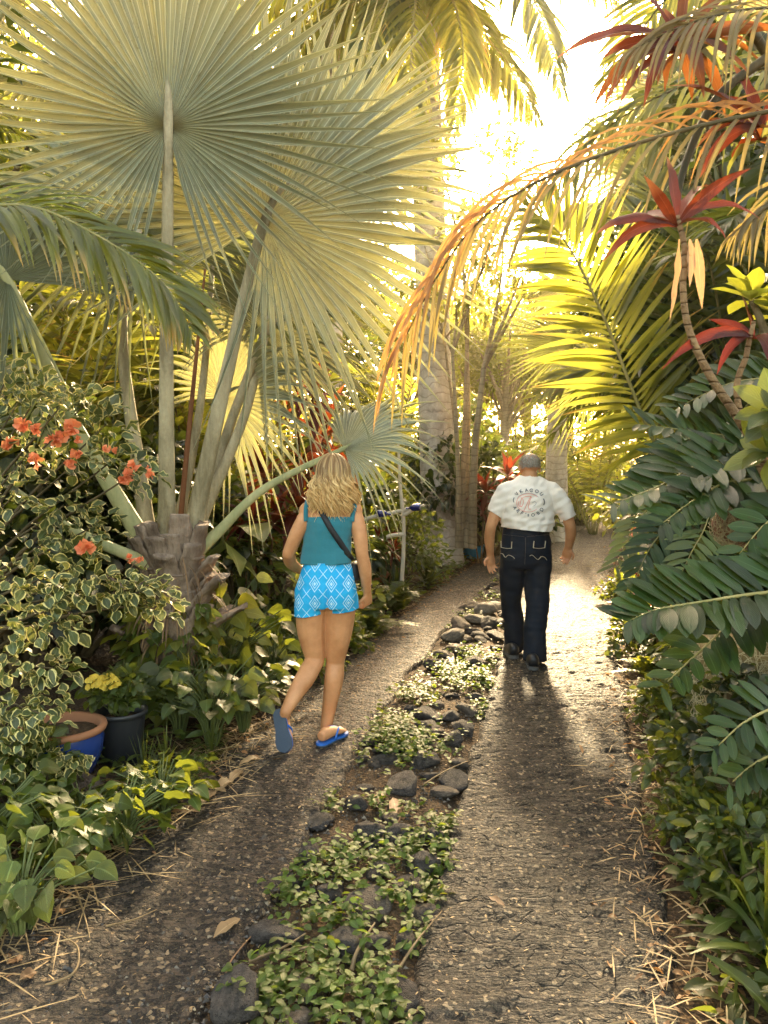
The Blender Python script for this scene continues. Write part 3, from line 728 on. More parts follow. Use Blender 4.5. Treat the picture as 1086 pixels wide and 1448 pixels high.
# heart leaved climber on the leaf bases
vt = thing('climbing_vine', 'broad leaved green vine clinging to the old leaf bases of the silver palm', 'vine', gb); m1, m2 = MB(), MB()
for s_ in range(7):
    a = -2.7 + s_ * .36; pts = [A(gb[0] + .25 * math.cos(a + .25 * math.sin(z * 6 + s_)), gb[1] + .25 * math.sin(a + .25 * math.sin(z * 6 + s_)), gb[2] + z) for z in np.linspace(0, rng.uniform(.45, .95), 12)]
    tube(m2, pts, .004, 5, cap=False)
    for p in pts[1:]:
        for r_ in range(2):
            o = nz((p - gb) * A(1, 1, 0)); d = o * .8 + rng.standard_normal(3) * .5 - UP * .2; strips(m1, (p + o * .02)[None], d[None], (o + UP * .8)[None], rng.uniform(.07, .14), rng.uniform(.026, .045), HEART, .9, .2, int(rng.random() < .4), .15)
m1.build('leaves', [M_GLOSS, M_G2], vt); m2.build('stems', M_GSTEM, vt)
h = hubp(472, 232, 5.5); big_fan(h, A(.72, .0, .69), TO_CAM(h) + A(-.2, 0, .1), 1.15, P(265, 792, 4.8), .04, .02, mid=P(340, 560, 5.1), nseg=44, spread=210, fused=.5, pleat=.9, droop=.15)
# unopened spear
sp = MB(); tube(sp, [P(250, 790, 4.7), P(268, 600, 4.8), P(290, 380, 4.95)], [.018, .016, .007], 8, flat=.5, res=12); sp.build('spear_leaf', barkmat('rusty_spear', (.12, .045, .02), (.24, .10, .04), sc=6, squash=(1, 1, .1), bump=.2), palm)

# ================================================================== arching feather leaf at the left edge
t = thing('feather_palm', 'yellow green feather palm leaf arching over the bougainvillea', 'palm', G(-260, 1120))
m1, m2 = MB(), MB()
frond(m1, m2, [P(-300, 520, 3.2), P(-150, 330, 3.25), P(20, 290, 3.3), P(140, 335, 3.35), P(230, 400, 3.4), P(272, 470, 3.42)], 58, .48, .018, (62, 40), .95, .4, .012, lift=.2, t0=.25, endl=.3, up=A(.1, -.55, .8))
f = m1.build('frond', M_PIN, t); m2.build('rachis', M_RACH, f)
m1, m2 = MB(), MB()
frond(m1, m2, [P(-300, 520, 3.3), P(-210, 260, 3.6), P(-90, 150, 3.9), P(20, 190, 4.2)], 46, .45, .018, (62, 40), .9, .4, .012, t0=.25)
f = m1.build('frond', M_PIND, t); m2.build('rachis', M_RACH, f)
tk = MB(); tube(tk, [G(-260, 1120) - UP * .05, P(-290, 800, 3.1), P(-300, 520, 3.2)], [.09, .07, .05], 10, res=10); tk.build('trunk', M_TRUNKD, t)

# ================================================================== dying feather leaf reaching in from the right
base = G(1500, 1250)
t = thing('feather_palm', 'dying feather palm leaf with long orange leaflets hanging over the drive', 'palm', base)
pts = [P(1330, 190, 3.0), P(1200, 140, 2.95), P(1086, 158, 2.9), P(963, 185, 2.9), P(843, 222, 2.92), P(743, 266, 2.95), P(668, 322, 2.98), P(610, 405, 3.0), P(562, 500, 3.02)]
m1, m2, m3 = MB(), MB(), MB()
hang = lambda tt: .55 + .45 * np.sin(np.pi * np.clip(tt, 0, 1)) ** .5
frond(m1, m2, pts, 34, .55, .0085, (62, 26), 2.4, .45, .012, lift=.3, t0=.12, endl=.4, up=A(.15, -.8, .6), sides=(1,), shape=hang, prof=STRAP)
frond(m3, None, pts, 32, .5, .009, (48, 16), 1.2, .45, .01, lift=.1, t0=.12, endl=.4, up=A(.15, -.8, .6), sides=(-1,), shape=hang, prof=STRAP)
f = m1.build('frond', [M_DRY], t); m2.build('rachis', M_DRACH, f); m3.build('frond', M_DRYG, t)
m1, m2 = MB(), MB()
frond(m1, m2, [P(1330, 190, 3.0), P(1240, -60, 3.2), P(1090, -90, 3.3), P(960, -20, 3.4), P(860, 110, 3.5)], 46, .5, .014, (60, 30), 1.0, .4, .014, t0=.2, up=A(.15, -.8, .6))
f = m1.build('frond', M_PIN, t); m2.build('rachis', M_DRACH, f)
for mat, pts_, L_, W_ in ((M_DRYG, [P(1330, 190, 3.0), P(1225, 55, 2.9), P(1110, 12, 2.85), P(990, 28, 2.85), P(885, 75, 2.9)], .40, .0085), (M_PIND, [P(1400, 300, 3.7), P(1220, 110, 3.7), P(1030, 105, 3.8), P(880, 165, 3.9), P(770, 270, 4.0)], .55, .012), (M_DRYG, [P(1330, 190, 3.0), P(1240, 230, 2.8), P(1130, 265, 2.75), P(1040, 330, 2.75)], .36, .0085)):
    m1, m2 = MB(), MB(); frond(m1, m2, pts_, 32, L_, W_, (62, 28), 2.2, .4, .010, lift=.25, t0=.15, endl=.4, up=A(.15, -.8, .6), prof=STRAP); f = m1.build('frond', mat, t); m2.build('rachis', M_DRACH, f)
tk = MB(); tube(tk, [base - UP * .05, base * .5 + P(1360, 400, 3.0) * .5, P(1330, 190, 3.0)], [.09, .08, .05], 10, res=10); tk.build('trunk', M_TRUNKD, t)

# ================================================================== tall yellow-green feather fronds on the right bank
b3 = A(2.75, 6.2, float(gz(2.75, 6.2)))
t = thing('feather_palm', 'sunlit yellow green feather palm frond standing beside the drive', 'palm', b3)
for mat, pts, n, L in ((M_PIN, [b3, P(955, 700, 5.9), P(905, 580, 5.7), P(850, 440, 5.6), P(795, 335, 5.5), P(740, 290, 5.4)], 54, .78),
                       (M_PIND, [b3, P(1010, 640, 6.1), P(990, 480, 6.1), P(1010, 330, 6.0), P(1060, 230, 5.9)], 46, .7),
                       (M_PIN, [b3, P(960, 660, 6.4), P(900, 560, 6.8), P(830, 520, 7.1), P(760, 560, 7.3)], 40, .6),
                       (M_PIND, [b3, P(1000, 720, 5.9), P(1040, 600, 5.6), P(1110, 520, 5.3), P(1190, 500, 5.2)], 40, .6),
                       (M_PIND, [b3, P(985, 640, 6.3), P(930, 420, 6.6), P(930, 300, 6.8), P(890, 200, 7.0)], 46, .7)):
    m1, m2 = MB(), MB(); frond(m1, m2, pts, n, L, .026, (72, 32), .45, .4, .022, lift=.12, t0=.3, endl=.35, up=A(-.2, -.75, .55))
    f = m1.build('frond', mat, t); m2.build('rachis', M_RACH, f)

# ================================================================== red ti plants leaning in on the right
b4 = G(1270, 1180); b4[2] = float(gz(b4[0], b4[1]))
t = thing('ti_plant', 'tall ringed ti stem bending out of the cycads with hanging red orange leaves', 'ti plant', b4)
m = MB(); tube(m, [b4 - UP * .05, P(1160, 800, 2.75), P(1086, 662, 2.7), P(1047, 596, 2.68), P(1004, 531, 2.66), P(975, 468, 2.65), P(966, 410, 2.65), P(968, 350, 2.65), P(957, 305, 2.65)], [.026, .022, .018, .016, .014, .012, .011, .010, .009], 9, res=50); m.build('stem', M_TISTEM, t)
def blade(mb, p, q, W, droop=.8, prof=LANCE, u=(0, -.7, .6), mi=0, L=None):
    p, q = np.asarray(p), np.asarray(q); d = q - p; l = np.linalg.norm(d) if L is None else L
    strips(mb, p[None], (nz(d) + UP * droop * .75)[None], A(*u)[None] + rng.standard_normal((1, 3)) * .5, l * 1.1, W * .56, LANCE9, droop * 1.6, .5, mi, .2)
m = MB(); c = P(957, 320, 2.65)
for x, y, D, W, dr in ((846, 316, 2.5, .042, .7), (854, 366, 2.55, .04, .9), (917, 252, 2.6, .04, .3), (1045, 236, 2.6, .045, .5), (1070, 280, 2.7, .04, .9), (1030, 330, 2.55, .038, 1.2), (945, 220, 2.85, .04, .4), (900, 300, 2.9, .04, .7), (1000, 250, 2.9, .04, .5)):
    blade(m, c, P(x, y, D), W, dr)
m.build('leaf_rosette', M_TI, t)
m = MB()
for x0, x1, y1 in ((960, 948, 445), (985, 992, 428), (975, 975, 400)): blade(m, P(x0, 338, 2.64), P(x1, y1, 2.62), .035, .3, u=(.3, -1, 0))
m.build('dead_leaves', M_TIDEAD, t)

b5 = G(1400, 1100); b5[2] = float(gz(b5[0], b5[1]))
t = thing('ti_plant', 'high dark ti stem topped by a wide crown of orange bronze leaves against the sky', 'ti plant', b5)
m = MB(); tube(m, [b5 - UP * .05, P(1330, 700, 3.1), P(1180, 300, 3.1), P(1086, 80, 3.1), P(1040, 40, 3.1), P(985, 70, 3.1)], [.035, .03, .025, .02, .016, .012], 8, res=40)
tube(m, [P(1086, 80, 3.1), P(1013, 140, 3.05), P(968, 235, 3.0), P(957, 300, 2.98)], [.02, .017, .014, .01], 8, res=20); m.build('stem', M_DRACH, t)
m = MB(); c = P(962, 55, 3.1)
for x, y, D, W, dr in ((795, 72, 2.9, .05, .5), (840, 55, 3.1, .05, .4), (893, 103, 3.0, .05, .7), (850, 165, 3.0, .05, .9), (862, 170, 3.2, .045, 1.), (930, 175, 3.0, .05, 1.1), (985, 150, 2.95, .05, .9), (1050, 100, 2.95, .055, .5), (1100, 35, 3.0, .055, .4), (1060, -40, 3.1, .05, .2), (980, -70, 3.1, .05, .1), (900, -40, 3.0, .05, .2), (1010, 180, 3.2, .05, 1.2), (1080, 80, 3.3, .05, .6)):
    blade(m, c, P(x, y, D), W, dr, mi=int(rng.random() < .35)); blade(m, c - UP * .05, c * .3 + P(x + rng.uniform(-40, 40), y + rng.uniform(-10, 50), D + .15) * .7, W, dr + .3, mi=int(rng.integers(0, 3)))
m.build('leaf_rosette', [M_TIG, M_TI, M_G4], t)
m = MB(); c = P(1075, 180, 3.0)
for x, y, D, W, dr in ((960, 110, 2.9, .05, .5), (985, 200, 3.0, .05, .9), (1000, 260, 2.95, .05, 1.), (1090, 280, 2.9, .05, 1.2), (1150, 220, 3.0, .05, .7), (1120, 100, 3.0, .05, .3), (1040, 90, 3.1, .05, .4), (1010, 130, 3.2, .05, .6)):
    blade(m, c, P(x, y, D), W, dr, mi=int(rng.random() < .6)); blade(m, c - UP * .05, c * .3 + P(x + rng.uniform(-40, 40), y + rng.uniform(-10, 50), D + .15) * .7, W, dr + .3, mi=int(rng.integers(0, 3)))
m.build('leaf_rosette', [M_TIG, M_TI, M_G4], t)

b6 = G(1300, 1150); b6[2] = float(gz(b6[0], b6[1]))
t = thing('ti_plant', 'maroon ti shoot with drooping wine red leaves under the leathery yellow green tuft', 'ti plant', b6)
m = MB(); tube(m, [b6 - UP * .05, P(1140, 800, 2.95), P(1047, 585, 2.8), P(1056, 500, 2.78), P(1066, 455, 2.78)], [.02, .016, .012, .010, .008], 8, res=30); m.build('stem', M_TISTEM, t)
m = MB(); c = P(1066, 478, 2.78)
for x, y, D, W, dr in ((940, 508, 2.6, .042, .7), (985, 470, 2.75, .04, .5), (1010, 450, 2.9, .04, .3), (1130, 500, 2.7, .04, .7), (1090, 560, 2.6, .04, 1.2), (1050, 420, 2.9, .036, .1), (1020, 540, 2.7, .035, 1.2)):
    blade(m, c, P(x, y, D), W, dr)
m.build('leaf_rosette', M_TID, t)

b7 = G(1290, 1110); b7[2] = float(gz(b7[0], b7[1]))
t = thing('rubber_shrub', 'leathery shrub with round yellow green leaf tufts at the frame edge', 'shrub', b7)
m1, m2 = MB(), MB()
tube(m2, [b7 - UP * .05, P(1150, 700, 3.0), P(1085, 480, 2.9), P(1062, 425, 2.9)], [.03, .022, .016, .01], 8, res=20)
tube(m2, [P(1150, 700, 3.0), P(1110, 620, 2.6), P(1085, 585, 2.5)], [.02, .014, .008], 8, res=10)
rosette(m1, P(1062, 420, 2.9), UP, 13, .15, .036, (-5, 60), .3, OVAL8); rosette(m1, P(1100, 585, 2.45), nz(A(-.5, -.4, .5)), 12, .16, .038, (-5, 60), .3, OVAL8, mi=1)
rosette(m1, P(1105, 445, 2.9), UP, 12, .15, .036, (-5, 60), .3, OVAL8); rosette(m1, P(1090, 640, 2.5), nz(A(-.6, -.4, .3)), 9, .15, .036, (-5, 60), .3, OVAL8, mi=1)
m1.build('leaves', [M_G2, M_G1], t); m2.build('stems', M_STEM, t)

# ================================================================== cycads with thick oval leaflets
def cyc(t, pts, n, L, W, mat=M_CYC, droop=.25, up=A(0, -.55, .8), ang=(75, 55), t0=.06, lift=.25):
    m1 = MB(); C_ = catmull(pts, 60)[::3]; tube(m1, C_, np.linspace(.009, .002, 20), 7, mi=1, flat=.8, side=UP)
    frond(m1, None, pts, n, L, W, ang, droop, .18, .009, lift, up, [.1, .6, .9, 1, 1, .92, .64, .05], t0, .55, jit=.07)
    m1.build('frond', [mat, M_RACH], t)
b8 = G(1230, 1240); b8[2] = float(gz(b8[0], b8[1])); cr = b8 + UP * .35
t = thing('cycad', 'dark cycad with thick oval leaflets spreading low over the mossy stump', 'cycad', b8)
m = MB(); tube(m, [b8 - UP * .05, b8 + UP * .2, cr], [.16, .15, .11], 12, res=8); displace(m, lambda V: .02 * nse(V, 22.)); m.build('trunk', M_BOOT, t)
cyc(t, [cr, P(1160, 840, 2.5), P(1086, 838, 2.42), P(1000, 850, 2.36), P(930, 862, 2.32), P(885, 880, 2.3)], 28, .19, .026)
cyc(t, [cr, P(1130, 880, 2.5), P(1045, 879, 2.45), P(1000, 912, 2.4), P(935, 972, 2.35)], 18, .16, .022, droop=.4)
cyc(t, [cr, P(1190, 1010, 2.3), P(1110, 1000, 2.25), P(1055, 1020, 2.2), P(1010, 1060, 2.2)], 16, .13, .018)
cyc(t, [cr, P(1210, 1080, 2.3), P(1130, 1060, 2.25), P(1075, 1075, 2.2), P(1030, 1110, 2.2)], 16, .13, .018)
cyc(t, [cr, P(1220, 760, 2.6), P(1150, 720, 2.6), P(1090, 735, 2.6), P(1040, 790, 2.6)], 18, .16, .024)
b9 = G(1330, 1080); b9[2] = float(gz(b9[0], b9[1])); cr = b9 + UP * .5
t = thing('cycad', 'tall cycad holding dark layered fronds above the hanging moss', 'cycad', b9)
m = MB(); tube(m, [b9 - UP * .05, b9 + UP * .25, cr], [.17, .16, .12], 12, res=8); displace(m, lambda V: .02 * nse(V, 22.)); m.build('trunk', M_BOOT, t)
cyc(t, [cr, P(1180, 680, 3.1), P(1076, 649, 3.05), P(990, 657, 3.0), P(940, 684, 2.95), P(868, 712, 2.9)], 32, .22, .024)
cyc(t, [cr, P(1170, 640, 3.2), P(1065, 622, 3.2), P(990, 611, 3.2), P(905, 600, 3.2)], 30, .22, .024)
cyc(t, [cr, P(1160, 700, 3.0), P(1047, 680, 2.9), P(990, 702, 2.85), P(930, 745, 2.8)], 26, .19, .024)
cyc(t, [cr, P(1190, 580, 3.3), P(1120, 540, 3.3), P(1040, 540, 3.3), P(960, 575, 3.3)], 28, .2, .024)
cyc(t, [cr, P(1200, 760, 2.9), P(1120, 735, 2.8), P(1060, 770, 2.75)], 20, .18, .024)
b10 = A(3.0, 5.3, float(gz(3.0, 5.3))); cr = b10 + UP * .35
t = thing('cycad', 'shaggy cycad with narrow drooping fronds at the bend of the right bank', 'cycad', b10)
m = MB(); tube(m, [b10 - UP * .05, cr], [.14, .1], 10); m.build('trunk', M_BOOT, t)
for pts in ([cr, P(985, 690, 4.9), P(915, 720, 4.8), P(870, 800, 4.7)], [cr, P(1000, 720, 4.8), P(930, 760, 4.6), P(885, 850, 4.5)], [cr, P(1010, 640, 5.0), P(950, 640, 5.0), P(890, 690, 5.0)], [cr, P(1040, 700, 4.7), P(990, 760, 4.4), P(950, 840, 4.2)], [cr, P(1100, 640, 5.), P(1160, 640, 5.), P(1200, 700, 4.9)], [cr, P(990, 730, 5.3), P(920, 700, 5.6), P(865, 720, 5.8)]):
    cyc(t, pts, 26, .22, .02, M_CYC if rng.random() < .7 else M_CYCY, .4, ang=(70, 45))

# mossy stump and hanging basket of moss
b11 = A(1.55, 3.3, float(gz(1.55, 3.3)))
t = thing('tree_stump', 'pale tan stump draped in grey netted moss under the cycad', 'stump', b11)
m = MB(); lathe(m, [(.20, -.1), (.17, .1), (.14, .4), (.145, .55), (.17, .66), (.18, .72), (.16, .745), (.08, .735), (.002, .735)], b11, 30, wob=.05); displace(m, lambda V: .012 * nse(V, 9.)); m.build('wood', barkmat('tan_stump_wood', (.13, .09, .04), (.38, .28, .12), sc=5, bump=.3), t)
def moss(cx, cy_, z0, z1, rr, n, name, parent=None):
    m = MB()
    for q in range(n):
        a = rng.uniform(-3.3, .4); z = rng.uniform(z0, z1); p = A(cx + rr * math.cos(a), cy_ + rr * math.sin(a), z); pts = [p]; d = rng.standard_normal(3)
        for s in range(7):
            d = d * .6 + rng.standard_normal(3) * .7 + A(0, 0, -.35); p = p + nz(d) * .03
            v = p[:2] - A(cx, cy_); v = v / max(np.linalg.norm(v), 1e-6) * (rr + rng.uniform(0, .025)); p = A(cx + v[0], cy_ + v[1], p[2]); pts.append(p)
        tube(m, pts, .0016, 3, cap=False)
    return m.build(name, M_MOSS, parent)
M_MOSS = plain('grey_moss', (.34, .28, .15), (.50, .42, .24), .8)
moss(1.55, 3.3, .25, .9, .19, 520, 'hanging_moss', t)
b12 = P(1052, 742, 3.1)
t = thing('moss_basket', 'round hanging basket bound in reddish moss fibre beside the cycad fronds', 'basket', b12)
m = MB(); ball(m, b12, (.125, .12, .10), 22, 14); displace(m, lambda V: .02 * nse(V, 18.)); m.build('fibre_ball', plain('red_fibre', (.20, .09, .06), (.34, .20, .12), .9, 40, .8), t)
mm = MB()
for q in range(200):
    v = nz(rng.standard_normal(3)); v[1] = -abs(v[1]); p = b12 + v * A(.13, .125, .105); pts = [p]; d = rng.standard_normal(3)
    for s in range(6):
        d = d * .6 + rng.standard_normal(3); p = p + nz(d) * .025; p = b12 + nz((p - b12) / A(.13, .125, .105)) * A(.13, .125, .105) * rng.uniform(1, 1.06); pts.append(p)
    tube(mm, pts, .0015, 3, cap=False)
for q in range(3):
    a = q * 2.1 + .4; tube(mm, [b12 + A(.11 * math.cos(a), .11 * math.sin(a), .05), b12 + A(0.03, 0, .5), P(1085, 560, 3.1)], .003, 5, cap=False)
mm.build('moss_threads', M_MOSS, t)

# ================================================================== grey palm trunks
def royal(x, y0, D, r, h, label, nf, lean=(0, 0), crown=True, mat=M_ROYAL, Lf=1.1, fr=3.2):
    g0 = P(x, y0, D); g0[2] = float(gz(g0[0], g0[1])); top = g0 + A(lean[0], lean[1], h)
    t = thing('coconut_palm', label, 'palm', g0); m = MB()
    tube(m, [g0 - UP * .15, g0 + UP * .25, g0 + UP * .9 + A(*lean, 0) * .05, g0 * .55 + top * .45, top], [r * 1.5, r * 1.28, r * 1.04, r * .94, r * .8], 24, res=40); m.build('trunk', mat, t)
    if crown:
        for q in range(nf):
            a = q * 2.39996 + .6; e = R(-35 + 110 * ((q * 5) % nf) / nf); o = A(math.cos(a), math.sin(a), 0); l = fr * rng.uniform(.85, 1.1)
            pts = [top, top + o * l * .3 * math.cos(e) + UP * l * (.35 * math.sin(e) + .12), top + o * l * .7 * math.cos(e * .8) + UP * l * (.45 * math.sin(e)), top + o * l * .98 * math.cos(e * .7) + UP * l * (.45 * math.sin(e) - .28)]
            m1, m2 = MB(), MB(); frond(m1, m2, pts, 60, Lf, .032, (70, 30), 1.3, .35, .035, lift=0., t0=.12)
            f = m1.build('frond', M_PIN if q % 2 else M_PIND, t); m2.build('rachis', M_RACH, f)
    return t
rp_ = royal(622, 760, 12.5, .285, 9.3, 'thick pale ringed palm trunk rising behind the blue potted plant', 17, (-.3, .2))
for mat, pts_, L_ in ((M_PIND, [P(602, -60, 12.3), P(690, -70, 11.6), P(760, 10, 11.), P(795, 130, 10.6)], .95), (M_PIN, [P(602, -50, 12.3), P(588, 0, 11.5), P(580, 110, 11.2), P(588, 250, 11.1)], .85), (M_PIN, [P(606, -50, 12.3), P(640, 0, 11.4), P(655, 80, 11.1), P(640, 190, 11.)], .8), (M_PIND, [P(602, -60, 12.3), P(560, -20, 11.7), P(520, 60, 11.4), P(505, 170, 11.3)], .85)):
    m1, m2 = MB(), MB(); frond(m1, m2, pts_, 54, L_, .034, (70, 30), 1.2, .35, .03, lift=0., t0=.14, up=A(.1, -.6, .7)); f = m1.build('frond', mat, rp_); m2.build('rachis', M_RACH, f)
royal(463, 740, 14.5, .26, 9.5, 'grey palm trunk half hidden behind red leaves above the woman', 9, (.1, .3))
royal(786, 742, 16.5, .24, 3.7, 'pale notched palm trunk standing behind the walking man', 0, crown=False)

# ================================================================== slender stems between the trunks
b13 = P(655, 760, 11.5); b13[2] = float(gz(b13[0], b13[1]))
t = thing('slender_tree', 'clump of slender tan stems branching upward beside the thick pale trunk', 'tree', b13); m = MB(); cm = MB(); tips = []
for x0, x1, y1, D, r in ((650, 640, 500, 11.4, .042), (652, 662, 430, 11.6, .045), (668, 684, 520, 11.3, .068), (646, 628, 480, 11.9, .03), (657, 655, 380, 12., .036), (660, 708, 400, 11.8, .03)):
    p0 = P(x0, 775, 11.5); p1 = P(x0 * .65 + x1 * .35 + rng.uniform(-8, 8), (775 + y1) / 2, D); p2 = P(x1, y1, D); tube(m, [p0, p1, p2], [r, r * .8, r * .55], 8, res=16, cap=False)
    for q in range(4):
        e = p2 + A(rng.uniform(-.7, .7), rng.uniform(-.5, .5), rng.uniform(.5, 2.4)); tube(m, [p2, p2 * .5 + e * .5 + A(.05, 0, .1), e], [r * .5, r * .35, r * .15], 6, res=7, cap=False); tips.append(e)
clumps(cm, np.array(tips), .42, 1900, .13, .035, LANCE5, .7)
m.build('stems', M_THIN, t); cm.build('crown', M_G4, t)

# ================================================================== variegated bougainvillea at the left
b14 = G(-120, 1090); b14[2] = float(gz(b14[0], b14[1]))
t = thing('bougainvillea', 'cream edged variegated bougainvillea with coral orange flowers spilling over the blue pot', 'shrub', b14)
Cs, st = [], MB()
for x, y, D in [(10, 535, 3.6), (60, 550, 3.65), (125, 565, 3.7), (25, 570, 3.55), (85, 575, 3.6), (150, 600, 3.6), (40, 640, 3.5), (100, 660, 3.5), (160, 650, 3.5), (195, 665, 3.5), (20, 700, 3.45), (90, 715, 3.5), (60, 770, 3.45), (130, 745, 3.5),
                (15, 820, 3.4), (75, 830, 3.4), (130, 830, 3.4), (180, 840, 3.45), (40, 880, 3.35), (85, 880, 3.35), (20, 940, 3.3), (75, 945, 3.3), (15, 1000, 3.25), (60, 1010, 3.2), (20, 1060, 3.15), (-30, 760, 3.5), (-40, 620, 3.6), (-40, 900, 3.3), (-30, 1020, 3.2), (110, 800, 3.45), (200, 830, 3.5), (225, 850, 3.55)]:
    c = P(x, y, D); Cs.append(c); tube(st, [b14 + A(rng.uniform(-.1, .1), 0, 0), b14 * .45 + c * .55 + A(-.12, .05, .15), c], [.016, .010, .003], 6, res=12, cap=False)
Cs = np.array(Cs); fm = MB(); cen = P(-60, 800, 3.9)
clumps(fm, Cs[:14], .13, 480, .068, .024, OVAL, .7, .25, 0, cen, .3); clumps(fm, Cs[14:], .12, 680, .066, .024, OVAL, .8, .25, 1, cen, .3)
clumps(fm, np.array([P(x, y, 3.3) for x, y in ((70, 990), (30, 1075), (80, 1072), (25, 1130), (20, 1100), (50, 1090), (95, 1085), (60, 1060), (108, 1075), (75, 1105), (40, 1050))]), .065, 190, .055, .02, OVAL, 1., .25, 1, cen, .3)
fm.build('foliage', [M_BOUG, M_BOUGY], t); st.build('stems', M_STEM, t)
for i, (x, y, s) in enumerate([(33, 600, 1), (54, 607, .85), (15, 626, 1), (76, 621, 1.1), (103, 604, 1.05), (52, 652, 1), (90, 617, .8), (108, 642, .7), (101, 655, .75), (182, 672, .85), (190, 658, .8), (176, 676, .8), (122, 777, 1.15), (184, 790, .6), (199, 792, .55), (152, 634, .5), (165, 637, .45), (112, 622, .5), (213, 673, .55), (210, 662, .35)]):
    c = P(x, y, 3.36 if y < 700 else 3.3); f = MB()
    for q in range(9):
        v = nz(A(rng.normal(), -abs(rng.normal()) - .2, rng.normal())); strips(f, (c + v * .004)[None], v[None], rng.standard_normal((1, 3)) + v * .0, .040 * s, .024 * s, [.15, .8, 1.05, .9, .5, .05], -.2, .35, wave=.25)
    ball(f, c, .004 * s, 6, 4); f.build('flower', M_FLOW, t)

# blue pot, black pot, kalanchoe, stones
def pot_at(name, label, c, prof, mats, rimprof=None, soil_z=None, soil_r=None):
    t = thing(name, label, 'pot', c); m = MB(); lathe(m, prof, c, 40); displace(m, lambda V: .0025 * nse(V, 8.)); m.build('pot_body', mats[0], t)
    if rimprof: m = MB(); lathe(m, rimprof, c, 40); m.build('rim', mats[1], t)
    if soil_z: m = MB(); lathe(m, [(soil_r, soil_z), (soil_r * .6, soil_z + .012), (.002, soil_z + .018)], c, 20); displace(m, lambda V: .006 * nse(V, 30.)); m.build('soil', M_SOIL, t)
    return t
M_BLUE = plain('cobalt_glaze', (.012, .028, .13), (.02, .05, .20), .22, 9, .1, .6)
M_TERRA = plain('terracotta', (.20, .075, .032), (.33, .15, .07), .75, 14, .3)
M_BLACKP = plain('black_plastic', (.013, .014, .016), (.022, .022, .024), .42, 30, .1)
bl = G(88, 1122); bl[2] = float(gz(bl[0], bl[1])) - .02
pot_at('ceramic_pot', 'cobalt blue glazed pot with terracotta rim under the variegated leaves', bl, [(.11, 0), (.15, .03), (.185, .12), (.195, .19), (.188, .225)], [M_BLUE, M_TERRA], [(.186, .222), (.205, .228), (.21, .242), (.205, .256), (.188, .258), (.178, .250), (.172, .19)], .215, .174)
bk = G(162, 1098) + A(.02, .05, 0); bk[2] = float(gz(bk[0], bk[1])) - .02
pot_at('plastic_pot', 'black plastic nursery pot holding the yellow flowers', bk, [(.082, 0), (.092, .02), (.122, .27)], [M_BLACKP, M_BLACKP], [(.122, .268), (.132, .270), (.134, .292), (.126, .295), (.119, .288), (.112, .2)], .245, .115)
t = thing('kalanchoe', 'small leafy plant with a flat head of yellow blossoms in the black pot', 'flower', bk + UP * .25)
fm, sm_ = MB(), MB()
for q in range(18):
    e = bk + A(rng.uniform(-.12, .09), rng.uniform(-.08, .06), .25 + rng.uniform(.08, .24)); tube(sm_, [bk + UP * .24, e], [.004, .003], 5, cap=False); clumps(fm, e[None], .045, 16, .05, .019, OVAL, .5)
fm.build('leaves', M_G1, t); sm_.build('stems', M_GSTEM, t)
for x, y in ((127, 963), (136, 970), (145, 960), (153, 966), (163, 961), (134, 958), (148, 973), (160, 971), (167, 968), (141, 966), (155, 957), (128, 972)):
    c = P(x, y, bk[1] - .06); f = MB()
    for q in range(14):
        v = nz(A(rng.normal(), rng.normal() - .6, abs(rng.normal()) + .3)); o = c + v * A(.024, .024, .014)
        for p_ in range(4):
            aa = p_ * 1.57 + q; s1 = nz(np.cross(v, [.3, .2, .9])); s2 = np.cross(v, s1); dd = s1 * math.cos(aa) + s2 * math.sin(aa); strips(f, o[None], dd[None], v[None], .014, .008, [.5, 1, .9, .2], 0, .1)
    f.build('blossom', M_YFLOW, t)
